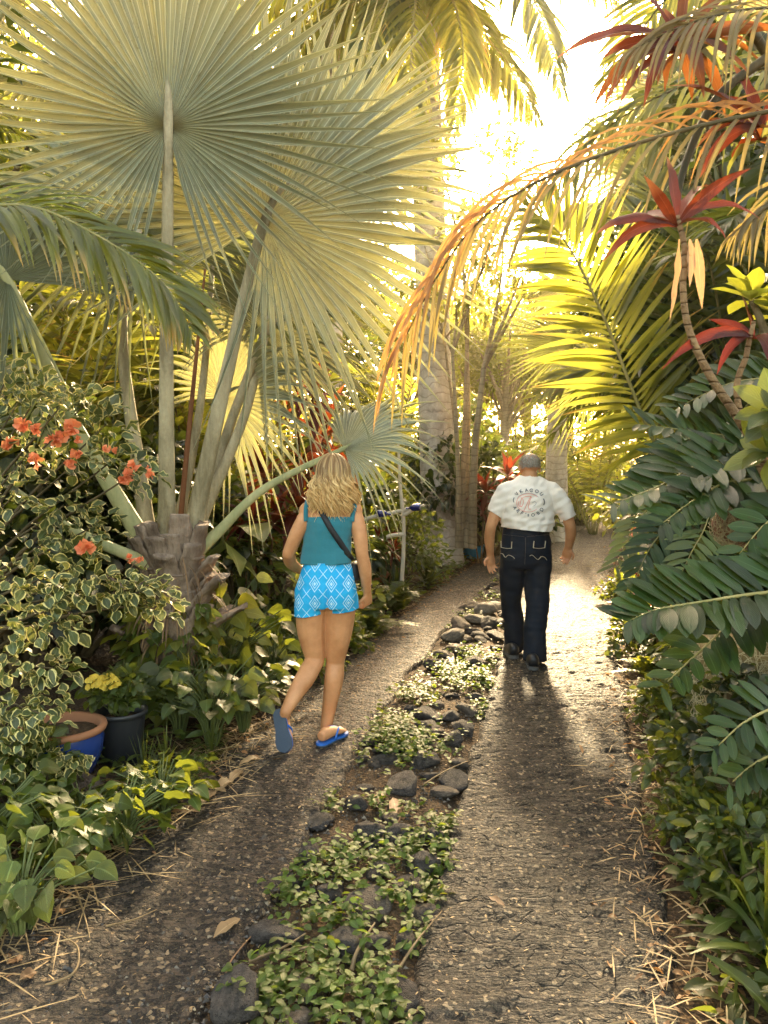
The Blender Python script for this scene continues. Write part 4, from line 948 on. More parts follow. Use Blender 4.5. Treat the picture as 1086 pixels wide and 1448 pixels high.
# ================================================================== people
def skinmat(name, c1, c2):
    k = NT(name); ob = k.obj(); n = k.noise(9., 3, vec=ob); f = k.noise(140., 3, vec=ob)
    col = k.mix(k.ramp(n, (.35, 0.), (.65, 1.)), c1, c2); col = k.mix(k.math('MULTIPLY', k.noise(38., 3, vec=ob), .25), col, tuple(a * .7 for a in c1))
    return k.done(k.bsdf(col, .5, k.bump(f, .12, .002), .35, **{'Subsurface Weight': .12, 'Subsurface Radius': (.02, .008, .004), 'Subsurface Scale': .4}))
def limb(mb, pts, rad, n=14, res=20, flat=1., side=(1, 0, 0)):
    rad = np.asarray(rad, float); loft(mb, pts, rad, rad * flat, side, n, res)
    ball(mb, pts[0], rad[0] * .98, 12, 8); ball(mb, pts[-1], rad[-1] * .98, 12, 8)
def hand(mb, wr, d, pn, ts, curl=.5, s=1.):
    """palm, four fingers of their own lengths, thumb at the side of the palm"""
    d = nz(np.asarray(d, float)); pn = np.asarray(pn, float); pn = nz(pn - pn.dot(d) * d); lat = np.cross(d, pn) * ts
    loft(mb, [wr - d * .02 * s, wr + d * .03 * s, wr + d * .065 * s, wr + d * .092 * s], np.array([.026, .036, .042, .037]) * s, np.array([.020, .019, .017, .012]) * s, lat, 14, 12)
    for i, (off, l, r) in enumerate(((.029, .070, .0088), (.010, .079, .0092), (-.010, .073, .0088), (-.028, .056, .0078))):
        b = wr + d * (.084 - .006 * (i == 3)) * s + lat * off * s; pts = [b]; a = .1; dd = nz(d + lat * off * 3)
        for f in (.45, .32, .25):
            a += curl * (.75 + .12 * i); v = dd * math.cos(a) + pn * math.sin(a); b = b + v * l * f * s; pts.append(b)
        limb(mb, pts, np.array([r, r * .95, r * .85, r * .68]) * s, 10, 14)
    b = wr + d * .028 * s + lat * .030 * s; v1 = nz(d * .55 + lat * .75 + pn * .35); v2 = nz(d * .85 + lat * .25 + pn * .5)
    limb(mb, [b - lat * .012 * s, b + v1 * .036 * s, b + v1 * .036 * s + v2 * .033 * s], np.array([.0125, .0105, .0078]) * s, 10, 12)
def head(mb, c, f, up, s=1.):
    f = nz(np.asarray(f, float)); up = np.asarray(up, float); up = nz(up - up.dot(f) * f); sd = np.cross(f, up); M = np.stack([sd, f, up], 1)
    q = lambda x, y, z: c + M @ A(x, y, z) * s
    ball(mb, q(0, -.012, .028), A(.075, .092, .083) * s, 20, 14, rot=M); ball(mb, q(0, .025, -.03), A(.062, .066, .078) * s, 18, 12, rot=M)
    ball(mb, q(0, .058, -.082), A(.034, .03, .026) * s, 12, 8, rot=M); ball(mb, q(0, .078, .018), A(.048, .016, .012) * s, 12, 8, rot=M)
    limb(mb, [q(0, .085, .012), q(0, .103, -.018), q(0, .106, -.030)], np.array([.008, .011, .014]) * s, 10, 10)
    ball(mb, q(0, .087, -.052), A(.024, .010, .006) * s, 12, 8, rot=M); ball(mb, q(0, .085, -.064), A(.022, .010, .007) * s, 12, 8, rot=M)
    for k in (-1, 1):
        ball(mb, q(.042 * k, .066, -.022), A(.022, .018, .018) * s, 10, 8, rot=M); ball(mb, q(.032 * k, .076, -.002), A(.013, .010, .009) * s, 10, 8, rot=M)
        Me = M @ np.array(Matrix.Rotation(-k * .45, 3, 'Z')); ball(mb, q(.081 * k, -.012, -.008), A(.009, .020, .033) * s, 12, 10, rot=Me); ball(mb, q(.078 * k, -.008, -.032), A(.007, .010, .012) * s, 10, 8, rot=Me)
    return q
def shell(mb_src, inside):
    """keep only the faces of a closed surface whose centre passes the test"""
    V = np.concatenate(mb_src.V); r = MB(); r.V = [V]; r.UV = [np.zeros((len(V), 2))]; r.n = len(V)
    for fs, dst, mm in [(f, r.Q, r.QM) for f in mb_src.Q] + [(f, r.T, r.TM) for f in mb_src.T]:
        k = inside(V[fs].mean(1)); dst.append(fs[k]); mm.append(np.zeros(int(k.sum()), int))
    return r
def solid(o, th, off=-1):
    m = o.modifiers.new('cloth_edge', 'SOLIDIFY'); m.thickness = th; m.offset = off

# ------------------------------------------------------------------ the woman
WD = 4.3
W = lambda x, y, d=0.: P(x, y, WD + d)
side = nz(A(1, -.15, 0)); fw = nz(A(.15, 1, 0))
foot = A((W(460, 1040)[0]), WD, 0.03)
woman = thing('person', 'woman in teal tank top and bright blue patterned shorts walking away with heel raised', 'person', (foot[0], foot[1], .0))
torso_pts = [W(462, 858), W(462, 838), W(462, 796), W(463, 765), W(465, 738), W(467, 720), W(468, 708)]
b = MB()
loft(b, torso_pts, [.140, .155, .120, .118, .132, .135, .062], [.095, .112, .088, .088, .092, .066, .055], side, 26, 36)
limb(b, [W(467, 716), W(469, 700, .02), W(471, 686, .03)], [.060, .050, .050])
hq = head(b, W(471, 672, .03), fw + A(-.05, 0, -.22), A(0, .2, 1), .98)
ball(b, W(436, 722), (.052, .05, .05)); ball(b, W(500, 722), (.052, .05, .05))
limb(b, [W(437, 723), W(421, 752, -.01), W(408, 783, .0)], [.046, .042, .036]); limb(b, [W(408, 783), W(411, 795, .10), W(424, 806, .22)], [.036, .037, .026])
hand(b, W(424, 806, .22), A(.25, .9, -.25), A(1, -.2, .1), 1, .55, .92)
limb(b, [W(500, 723), W(508, 752, -.02), W(512, 784, -.02)], [.046, .043, .036]); limb(b, [W(512, 784, -.02), W(516, 806, .0), W(519, 836, .05)], [.036, .037, .025])
hand(b, W(519, 836, .05), A(.08, .25, -1), A(-.75, .5, .15), -1, .95, .92)
limb(b, [W(444, 846), W(440, 868, .0), W(440, 895, .01), W(446, 933, .03)], [.092, .088, .078, .054], 18); limb(b, [W(446, 933, .03), W(432, 958, -.06), W(417, 982, -.14), W(404, 1006, -.22)], [.054, .056, .044, .031], 16)
limb(b, [W(480, 846), W(480, 868, .02), W(478, 897, .04), W(474, 936, .07)], [.092, .089, .078, .053], 18); limb(b, [W(474, 936, .07), W(472, 962, .05), W(466, 998, .06), W(460, 1036, .05)], [.053, .055, .042, .032], 16)
def barefoot(ank, heel, toe, up):
    d = nz(toe - heel); L = np.linalg.norm(toe - heel); up = nz(up - up.dot(d) * d); s = np.cross(d, up)
    loft(b, [heel + d * .01 + up * .03, heel + d * .05 + up * .034, heel + d * L * .45 + up * .034, heel + d * L * .7 + up * .022, heel + d * L * .86 + up * .014], [.026, .033, .034, .043, .037], [.026, .032, .030, .020, .012], s, 14, 18)
    limb(b, [ank, heel + d * .045 + up * .04], [.031, .032])
    for i, o in enumerate((-.03, -.014, .001, .014, .026)):
        p = heel + d * L * .82 + s * o + up * .013; limb(b, [p, p + d * (.046 - .006 * i)], [.0105 if i == 0 else .008, .0095 if i == 0 else .0065], 8, 6)
hR, tR = G(452, 1051, .062), G(487, 1033, .062)
barefoot(W(460, 1036, .05), hR, tR, A(0, 0, 1.))
hL, tL = P(395, 1006, 4.10), G(405, 1062, .05)
upL = nz(np.cross(np.cross(tL - hL, A(.1, 1, .2)), tL - hL))
barefoot(W(404, 1006, -.22), hL, tL, upL)
wb = remesh(b, .0055, 5); M_SK = skinmat('sunlit_skin', (.46, .20, .080), (.62, .30, .135))
wb.build('body', M_SK, woman)
eb = MB()
for k_ in (-1, 1): ball(eb, hq(.031 * k_, .078, .004), .0115, 10, 8)
eb.build('eyes', plain('eye_white', (.7, .68, .62), rough=.2), woman)

t0 = MB(); loft(t0, torso_pts[1:], [.165, .145, .134, .146, .150, .07], [.125, .108, .098, .101, .073, .06], side, 40, 60)
zt, zb = W(465, 732)[2], W(462, 797)[2]
top = cut(cut(t0, W(465, 732), A(0, .12, 1)), W(462, 796), A(.02, 0, -1))
displace(top, lambda V: .013 * nse(V * A(1, 1, .45), 14.) + .004 * nse(V * A(.6, .6, 1.5), 25., 4.))
k = NT('teal_rib_knit'); ob = k.obj(); n = k.noise(5., 3, vec=ob); th_ = k.noise(90., 3, vec=k.scale(ob, (1, 1, 1.)))
col = k.mix(n, (.022, .135, .17), (.035, .18, .215)); sx = k.n('SeparateXYZ'); k.l(ob, sx.inputs[0]); rib = k.math('SINE', k.math('MULTIPLY', sx.outputs[0], 900.))
M_TEAL = k.done(k.bsdf(col, .85, k.bump(k.math('ADD', k.math('MULTIPLY', rib, .3), th_), .4, .003), .2, **{'Sheen Weight': .2}))
tt = top.build('tank_top', M_TEAL, woman); solid(tt, .004)
bv_t = bvh(top); bv_b = bvh(wb)
def band(mb, pts, w, n=None, th=.003):
    pts = np.asarray(pts); C = catmull(pts, n or 4 * len(pts)); tn = nz(np.gradient(C, axis=0)); nn = nz(CAMP - C) if True else 0
    strips_ = nz(np.cross(tn, nn)); V = np.stack([C - strips_ * w / 2, C + nn * th, C + strips_ * w / 2], 1).reshape(-1, 3); m = len(C)
    i = np.arange(m - 1)[:, None] * 3 + np.arange(2)[None]; q = np.stack([i, i + 1, i + 4, i + 3], -1).reshape(-1, 4)
    mb.add(V, q, np.stack(np.broadcast_arrays(np.array([0, .5, 1.])[None], np.linspace(0, 1, m)[:, None]), -1).reshape(-1, 2))
def over(mb, bv, px, w, off=.004, tail=None):
    pts = [onto(bv, x, y, off) for x, y in px]; pts = [p for p in pts if p is not None]
    if tail is not None: pts = tail(pts)
    band(mb, pts, w)
for px, bk_ in (([(432.5, 737), (432.5, 728), (433, 719), (434, 713)], A(0, .09, .005)), ([(497, 737), (499, 728), (501, 719), (502, 713)], A(0, .09, .005))):
    sm = MB(); over(sm, bvh(wb, top), px, .024, .005, lambda pts: pts + [pts[-1] + A(0, .045, .012), pts[-1] + A(0, .10, -.01), pts[-1] + A(0, .13, -.06)])
    solid(sm.build('shoulder_strap', M_TEAL, tt), .003, 0)

s0 = MB()
loft(s0, [W(463, 788), W(463, 797), W(462, 815), W(461, 838), W(461, 858)], [.134, .136, .158, .178, .166], [.098, .100, .118, .130, .116], side, 28, 24)
loft(s0, [W(444, 836), W(439, 852, .0), W(437, 884, .0)], [.085, .087, .089], [.115, .112, .110], side, 24, 14)
loft(s0, [W(481, 836), W(485, 852, .02), W(487, 884, .02)], [.085, .087, .090], [.115, .112, .110], side, 24, 14)
s1 = remesh(s0, .007, 9)
zl = W(438, 868)[2]
def hem(c):
    z = np.where(c[:, 0] < W(463, 868)[0], W(438, 868)[2] - .004 * np.sin(c[:, 0] * 70), W(486, 861)[2] + .004 * np.sin(c[:, 0] * 60) - .01 * (c[:, 0] - W(486, 861)[0]) / .09)
    return (c[:, 2] > z + .004)
s1 = cut(cut(s1, W(463, 794), UP), W(460, 864.5), A(.10, .05, -1))
displace(s1, lambda V: -.016 * np.exp(-((V[:, 0] - W(461.5, 0)[0]) / .011) ** 2) * np.clip((W(0, 815)[2] - V[:, 2]) / .08, 0, 1) + .007 * nse(V * A(1, 1, .5), 16.) + .003 * nse(V, 34., 3.))
# pattern: white outlined diamonds linked in a lattice on cyan
k = NT('cyan_diamond_print'); ob = k.obj(); x = k.n('SeparateXYZ'); k.l(ob, x.inputs[0])
fx = k.math('MULTIPLY', x.outputs[0], 1 / .092); fz = k.math('MULTIPLY', x.outputs[2], 1 / .108)
def pat(px_, pz_):
    a = k.math('ABSOLUTE', k.math('SUBTRACT', k.math('FRACT', px_), .5)); c_ = k.math('ABSOLUTE', k.math('SUBTRACT', k.math('FRACT', pz_), .5))
    d = k.math('ADD', k.math('MULTIPLY', a, 1.25), c_); o = None
    for r_, w_ in ((.40, .035), (.22, .03), (.06, .05)):
        e = k.math('LESS_THAN', k.math('ABSOLUTE', k.math('SUBTRACT', d, r_)), w_); o = e if o is None else k.math('MAXIMUM', o, e)
    return o, a, c_
p1, a1, c1 = pat(fx, fz); p2, a2, c2 = pat(k.math('ADD', fx, .5), k.math('ADD', fz, .5))
star = k.math('LESS_THAN', k.math('ABSOLUTE', k.math('SUBTRACT', a1, k.math('MULTIPLY', c1, 1.))), .022)
m_ = k.math('MAXIMUM', p1, k.math('MULTIPLY', star, k.math('GREATER_THAN', k.math('ADD', a1, c1), .5)))
m_ = k.math('MULTIPLY', m_, k.math('MULTIPLY', k.math('ADD', k.noise(60., 3, vec=ob), .25), 1.))
col = k.mix(k.noise(7., 3, vec=ob), (.015, .27, .56), (.03, .40, .68)); col = k.mix(m_, col, (.55, .74, .80))
M_SHORT = k.done(k.bsdf(col, .8, k.bump(k.noise(120., 2, vec=ob), .2, .002), .2))
sh = s1.build('shorts', M_SHORT, woman); solid(sh, .004)

# flip flops
M_SOLE = plain('grey_blue_rubber', (.035, .05, .075), (.05, .065, .09), .7, 60, .3); M_BLUER = plain('blue_rubber', (.02, .11, .42), (.03, .14, .48), .5, 30, .1)
def flipflop(heel, toe, up, name):
    d = nz(toe - heel); L = np.linalg.norm(toe - heel) + .02; up = nz(up - up.dot(d) * d); s = np.cross(d, up); o = heel - d * .012
    f = thing(name, None, None, (0, 0, 0)); bpy.data.objects.remove(f)
    tt_ = np.linspace(0, 1, 26); hw = np.interp(tt_, [0, .04, .12, .3, .5, .72, .88, .96, 1], [.008, .024, .034, .035, .034, .047, .043, .028, .006])
    res = []
    for z0, z1, mat in ((-.018, -.010, M_SOLE), (-.010, .0, M_BLUER)):
        m = MB(); ring = np.concatenate([o + d * (tt_ * L)[:, None] + s * hw[:, None], (o + d * (tt_ * L)[:, None] - s * hw[:, None])[::-1]])
        n = len(ring); V = np.vstack([ring + up * z0, ring + up * z1]); i = np.arange(n); j = (i + 1) % n
        m.add(V, np.stack([i, j, j + n, i + n], 1)); h_ = np.arange(25)
        m.add(V, np.vstack([np.stack([h_, h_ + 1, n - 2 - h_, n - 1 - h_], 1) + z for z in (0, n)])); res.append((m, mat))
    root = res[1][0].build('flip_flop', M_BLUER, woman, smooth=False); res[0][0].build('outsole', M_SOLE, root, smooth=False)
    m = MB(); y = o + d * L * .76 + up * .0
    for k_ in (-1, 1): tube(m, [y, y + up * .035 - d * .01 + s * k_ * .006, y + up * .045 - d * .055 + s * .033 * k_, o + d * L * .42 + s * .036 * k_], .006, 7, res=14)
    m.build('strap', M_BLUER, root)
flipflop(hR, tR, A(0, 0, 1.), 'r'); flipflop(hL, tL, upL, 'l')
m = MB()
for zz in (0, .006): 
    c = W(518.5, 829, .045) + UP * zz; th_a = np.linspace(0, 2 * math.pi, 17); tube(m, np.stack([c[0] + .030 * np.cos(th_a), c[1] + .030 * np.sin(th_a), c[2] + .004 * np.cos(th_a)], 1), .0032, 6, cap=False)
m.build('hair_tie', plain('dark_elastic', (.05, .02, .015)), woman)

# hair: wavy locks from a slightly off-centre parting
k = NT('wavy_blond_hair'); u, v = k.uv(); rnd = k.n('NewGeometry').outputs['Random Per Island']
c_t = k.mix(rnd, (.74, .44, .14), (.95, .72, .34)); c_r = k.mix(rnd, (.20, .115, .05), (.44, .27, .12))
col = k.mix(k.ramp(k.math('ADD', v, k.math('MULTIPLY', k.math('SUBTRACT', rnd, .5), .5)), (.18, 0.), (.70, 1.)), c_r, c_t)
hb = k.bsdf(col, .42, None, .5); tr = k.n('BsdfTranslucent'); k.l(c_t, tr.inputs[0]); mx = k.n('MixShader'); mx.inputs[0].default_value = .42; k.l(hb, mx.inputs[1]); k.l(tr.outputs[0], mx.inputs[2])
M_HAIR = k.done(mx.outputs[0])
hm = MB(); cc = W(471, 669, .03)
sb = MB(); ball(sb, cc + A(0, -.006, .010), (.080, .095, .092), 24, 16); hm.V += sb.V; hm.UV.append(np.tile([[.5, .3]], (sb.n, 1))); hm.UV = hm.UV[-1:]; hm.Q += sb.Q; hm.T += sb.T; hm.QM += sb.QM; hm.TM += sb.TM; hm.n = sb.n
for q in range(1150):
    a = rng.uniform(-math.pi, math.pi)                        # direction round the head; -pi/2 faces the camera
    if math.sin(a) > .5: continue                              # the face stays free
    e0 = rng.uniform(.35, 1.5); lift_ = rng.uniform(1.0, 1.12); sd_ = A(-math.sin(a), math.cos(a), 0); out = A(math.cos(a), math.sin(a) * .85, 0)
    pts = []
    for e in np.linspace(e0, -.12, 12):                       # over the skull
        pts.append(cc + A(0, -.006, .010) + A(math.cos(a) * math.cos(e), math.sin(a) * math.cos(e), math.sin(e)) * A(.080, .095, .092) * (lift_ + .10 * (e0 - e) / (e0 + .12)))
    p = pts[-1]; zend = cc[2] - rng.uniform(.17, .29) + .04 * abs(math.cos(a)) ** 2; w1 = rng.uniform(.10, .165) if abs(math.cos(a)) > .45 else rng.uniform(.10, .15)
    ph = round(a * 3.5) * 2.1 + rng.uniform(-.5, .5); am = rng.uniform(.009, .021); fq_ = 2.2 + .5 * math.sin(round(a * 3.5) * 1.3)
    for f in np.linspace(.05, 1, 18):                         # then falling in waves on to the shoulders
        r_p = np.linalg.norm((p - cc)[:2]); rr = r_p + (w1 - r_p) * f ** .95; d_ = nz((p - cc) * A(1, 1, 0)); d_ = nz(d_ * (1 - f) + out * f)
        x_ = A(cc[0], cc[1], 0) + d_ * rr * (1 if f < .8 else 1 - .5 * (f - .8)); x_[2] = p[2] + (zend - p[2]) * f
        wv = am * min(1, f * 3); pts.append(x_ + sd_ * wv * math.sin(fq_ * 6.28 * f + ph) + out * wv * .8 * math.cos(fq_ * 6.28 * f + ph))
    tube(hm, pts, np.interp(np.linspace(0, 1, len(pts)), [0, .2, .75, 1], [.003, .0048, .0042, .0008]) * rng.uniform(.4, 1.3), 5, flat=.5, cap=False)
    hm.UV[-1] = np.stack([hm.UV[-1][:, 0], np.repeat(np.linspace(0, 1, len(pts)), 5)], 1)
hm.build('hair', M_HAIR, woman)

# crossbody bag
M_BLK = plain('black_webbing', (.010, .010, .011), (.016, .016, .017), .6, 90, .3)
bag = thing('crossbody_bag', 'black crossbody bag strap slanting over the teal tank top', 'bag', W(497, 805))
m = MB(); bvw = bvh(wb, top, s1); pts = [onto(bvw, x, y, .006) for x, y in ((455, 724), (461, 736), (468, 748), (476, 760), (485, 774), (493, 787), (497, 796))]; pts = [p for p in pts if p is not None]
pts = [pts[0] + A(-.035, .13, -.03), pts[0] + A(-.03, .09, .035), pts[0] + A(-.015, .035, .025)] + pts + [pts[-1] + A(.012, .05, -.03)]
band(m, pts, .032); solid(m.build('strap', M_BLK, bag), .003, 0)
m = MB(); c = W(503, 806, .06); loft(m, [c + UP * .05, c + UP * .03, c - UP * .04, c - UP * .06], [.012, .03, .034, .02], [.05, .075, .08, .06], side, 16, 14); m.build('pouch', M_BLK, bag)

# ------------------------------------------------------------------ the man
MD = 6.1
Mn = lambda x, y, d=0.: P(x, y, MD + d)
man = thing('person', 'grey haired man in white printed t-shirt and dark jeans walking up the drive', 'person', (Mn(745, 930)[0], MD, 0))
b = MB(); tp = [Mn(743, 800), Mn(744, 778), Mn(745, 750), Mn(746, 725), Mn(747, 702, .01), Mn(748, 687, .03), Mn(749, 676, .05)]
loft(b, tp, [.150, .160, .160, .168, .172, .135, .072], [.115, .122, .130, .128, .110, .072, .062], A(1, 0, 0), 26, 36)
limb(b, [Mn(748, 688, .04), Mn(749, 672, .07)], [.068, .062]); hqm = head(b, Mn(748.5, 661, .10), A(-.12, 1, -.12), A(0, .1, 1), 1.02)
ball(b, Mn(714, 697), (.05, .05, .05)); ball(b, Mn(782, 697), (.05, .05, .05))
for xx in (716, 781): limb(b, [Mn(748, 678, .05), Mn((748 + xx) / 2, 686, .03), Mn(xx, 695, .01)], [.045, .038, .04])
limb(b, [Mn(713, 697), Mn(704, 718, -.01), Mn(694, 744, -.02)], [.048, .052, .042]); limb(b, [Mn(694, 744, -.02), Mn(692, 762, .03), Mn(693, 783, .09)], [.042, .042, .030])
hand(b, Mn(693, 783, .09), A(.10, .15, -1), A(.35, -.9, 0), 1, .38, 1.05)
limb(b, [Mn(784, 697), Mn(796, 716, -.02), Mn(806, 742, -.03)], [.048, .054, .044]); limb(b, [Mn(806, 742, -.03), Mn(807, 756, .01), Mn(804, 773, .08)], [.044, .043, .031])
hand(b, Mn(804, 773, .08), A(-.12, .3, -1), A(-.55, -.75, .1), -1, .6, 1.05)
legs = (([Mn(726, 792), Mn(724, 820, .06), Mn(722, 848, .12), Mn(726, 880, .14), Mn(727, 914, .17)], 1), ([Mn(761, 792), Mn(760, 820, -.02), Mn(760, 848, -.06), Mn(757, 885, -.14), Mn(755, 928, -.20)], 0))
for L_, _ in legs: limb(b, L_, [.098, .082, .064, .058, .045], 16)
mbm = remesh(b, .0055, 4); mbm.build('body', skinmat('tanned_skin', (.46, .20, .085), (.58, .29, .14)), man)
eb = MB()
for k_ in (-1, 1): ball(eb, hqm(.031 * k_, .078, .004), .0118, 10, 8)
eb.build('eyes', bpy.data.materials['eye_white'], man)
# short grey hair: thousands of short hairs, thin on the crown
k = NT('short_grey_hair'); rnd = k.n('NewGeometry').outputs['Random Per Island']; M_GHAIR = k.done(k.bsdf(k.mix(rnd, (.14, .115, .09), (.52, .46, .38)), .6))
hm = MB(); hc = hqm(0, -.012, .028); n = 7500; v = nz(rng.standard_normal((n, 3)))
Mh = np.stack([hqm(1, 0, 0) - hqm(0, 0, 0), hqm(0, 1, 0) - hqm(0, 0, 0), hqm(0, 0, 1) - hqm(0, 0, 0)], 1)
keep = (v[:, 2] > -.42 + .5 * np.maximum(0, v[:, 1] + .25)) & (v[:, 1] < .62) & (rng.random(n) < np.clip(1.5 - 1.5 * np.maximum(0, v[:, 2]), .15, 1) * np.clip((v[:, 2] + .45) / .25, .1, 1)); v = v[keep]
p = hc + (v * A(.076, .093, .084)) @ Mh.T; dn = v @ Mh.T; strips(hm, p, dn * .55 + A(0, -.2, -.8) + rng.standard_normal(p.shape) * .25, dn, .018, .0016, [1, .8, .1], .2, .1)
hm.build('hair', M_GHAIR, man)
# jeans
j = MB(); loft(j, [Mn(744, 744), Mn(744, 752), Mn(744, 770), Mn(743, 790), Mn(743, 803)], [.180, .184, .194, .194, .17], [.142, .146, .154, .150, .125], A(1, 0, 0), 30, 26)
loft(j, [Mn(726, 785)] + legs[0][0][1:4] + [Mn(727, 921, .17)], [.104, .098, .088, .082, .082], [.125, .112, .098, .09, .095], A(1, 0, 0), 24, 34)
loft(j, [Mn(761, 785)] + legs[1][0][1:4] + [Mn(755, 936, -.20)], [.106, .102, .094, .088, .090], [.125, .112, .100, .094, .10], A(1, 0, 0), 24, 34)
jj = remesh(j, .008, 6); displace(jj, lambda V: .011 * nse(V * A(1, 1, .55), 11.) + .005 * nse(V * A(.6, .6, 1.8), 16., 5.))
jj = shell(jj, lambda c: (c[:, 2] < Mn(744, 746.5)[2]) & (c[:, 2] > np.where(c[:, 0] < Mn(742, 900)[0], Mn(727, 919, .17)[2], Mn(755, 933, -.2)[2])))
k = NT('dark_denim'); ob = k.obj(); n = k.noise(6., 3, vec=ob); f = k.noise(300., 2, vec=ob)
M_JEAN = k.done(k.bsdf(k.mix(n, (.006, .008, .013), (.015, .019, .029)), .8, k.bump(f, .3, .002), .2))
jo = jj.build('jeans', M_JEAN, man); solid(jo, .004)
bvj = bvh(jj); m = MB(); M_CREAM = plain('cream_thread', (.55, .47, .33))
def stitch(px, w=.006): 
    C = catmull(np.array(px, float), 5 * len(px)); pts = [onto(bvj, x, y, .003) for x, y in C]; pts = [p for p in pts if p is not None]
    if len(pts) > 2: tube(m, pts, w / 2, 5, flat=.6, cap=False)
for px in ([(709, 765), (709, 774)], [(709, 774), (716, 775.5), (723.5, 775.5)], [(723.5, 775.5), (724, 766)], [(707, 783.5), (711, 783), (715, 788), (719, 785), (725, 787), (728, 790)],
           None, [(755, 765), (754, 774.5)], [(754, 774.5), (762, 775.5), (770, 774.5)], [(770, 774.5), (771, 765)], [(749, 786), (753, 785), (760, 791), (765, 787), (770, 788), (773, 792)]):
    if px is None: m.build('pocket_stitching', M_CREAM, jo); m = MB(); continue
    stitch(px, .007)
m.build('pocket_stitching', M_CREAM, jo)
m = MB()
for px in ([(712, 756), (728, 757.5), (741, 759)], [(745, 759), (760, 757.5), (776, 756)], [(743, 760), (743, 775), (742, 798)]): stitch(px, .004)
m.build('seam', plain('brown_thread', (.07, .055, .045)), jo)
# t-shirt
s = MB()
for xx in (716, 781): limb(s, [Mn(748, 683, .04), Mn((748 + xx) / 2, 690, .03), Mn(xx, 696, .01)], [.084, .082, .078])
loft(s, [Mn(746.5, 760), Mn(746.5, 742), Mn(747, 725), Mn(748, 704, .01), Mn(748.5, 690, .03), Mn(749, 680, .05), Mn(749, 675.5, .055)], [.206, .210, .208, .198, .174, .115, .082], [.174, .174, .160, .140, .108, .085, .073], A(1, 0, 0), 34, 40)
limb(s, [Mn(716, 695), Mn(707, 712), Mn(699, 732)], [.076, .074, .066], 20); limb(s, [Mn(781, 695), Mn(793, 712, -.01), Mn(806, 736, -.02)], [.076, .078, .068], 20)
loft(s, [Mn(770, 725), Mn(774, 745), Mn(777, 758)], [.05, .045, .03], [.10, .09, .07], A(1, 0, 0), 16, 12)
s = remesh(s, .007, 7)
V0 = Mn(747, 740)
displace(s, lambda V: .010 * nse(V * A(1.0, 1, .6), 10.) + (.011 * nse(np.stack([V[:, 0] * .8 + V[:, 2] * .9, V[:, 1] * .5, V[:, 2] * 1.6 - V[:, 0]], 1), 15., 2.) + .010 * nse(V * A(.35, .35, 2.2), 13., 7.) * np.clip((Mn(0, 727)[2] - V[:, 2]) / .06, 0, 1)))
dl, dr = nz(Mn(699, 732) - Mn(713, 696)), nz(Mn(806, 736, -.02) - Mn(784, 694))
cutL, cutR = Mn(702, 728.5), Mn(805, 732.5, -.02)
def keepshirt(c):
    k1 = ((c - cutL) @ nz(dl + A(-.25, 0, 0)) < 0) | (c[:, 0] > Mn(713, 0)[0]); k2 = ((c - cutR) @ nz(dr + A(.0, 0, 0)) < 0) | (c[:, 0] < Mn(788, 0)[0])
    hemz = np.interp(c[:, 0], [Mn(712, 0)[0], Mn(745, 0)[0], Mn(770, 0)[0], Mn(781, 0)[0]], [Mn(0, 746.5)[2], Mn(0, 748.5)[2], Mn(0, 748.5)[2], Mn(0, 756)[2]])
    neck = np.linalg.norm((c - Mn(749, 672, .06)) / A(.085, .085, .045), axis=1) > 1
    return k1 & k2 & ((c[:, 2] > hemz) | (np.abs(c[:, 0] - Mn(747, 0)[0]) > .26)) & neck
s = cut(s, cutL, nz(dl + A(-.25, 0, 0)), lambda c: c[0] < Mn(713, 0)[0]); s = cut(s, cutR, dr, lambda c: c[0] > Mn(788, 0)[0])
s = cut(s, Mn(745, 748), A(-.09, 0, -1), lambda c: Mn(700, 0)[0] < c[0] < Mn(794, 0)[0] and c[2] < Mn(0, 738)[2])
s = shell(s, lambda c: np.linalg.norm((c - Mn(749, 671.5, .06)) / A(.088, .088, .036), axis=1) > 1)
M_TEE = plain('white_cotton', (.70, .62, .53), (.78, .70, .61), .85, 130, .2)
tee = s.build('t_shirt', M_TEE, man); solid(tee, .004)
bvs = bvh(s)
# print on the back: ring of lettering round a red script device
def flat_text(ch):
    cu = bpy.data.curves.new('t', 'FONT'); cu.body = ch; cu.align_x = 'CENTER'; cu.align_y = 'CENTER'; cu.size = 1.; o = bpy.data.objects.new('t', cu); COL.objects.link(o)
    cu.offset = .03
    me = bpy.data.meshes.new_from_object(o.evaluated_get(bpy.context.evaluated_depsgraph_get())); V = np.array([v.co[:] for v in me.vertices]); F_ = [list(p.vertices) for p in me.polygons]
    bpy.data.objects.remove(o); bpy.data.meshes.remove(me); return V, F_
def print_on(mb, V2, Fc):
    V = [onto(bvs, x, y, .0035) for x, y in V2]
    ok = np.array([v is not None for v in V]); V = np.array([v if v is not None else A(0, 0, 0) for v in V]); b0 = mb.n
    mb.V.append(V); mb.UV.append(np.zeros((len(V), 2))); mb.n += len(V)
    for f in Fc:
        if ok[f].all():
            for q in range(1, len(f) - 1): mb.T.append(np.array([[f[0], f[q], f[q + 1]]]) + b0); mb.TM.append(np.zeros(1, int))
PCX, PCY = 748.1, 710.8
gm, rm = MB(), MB()
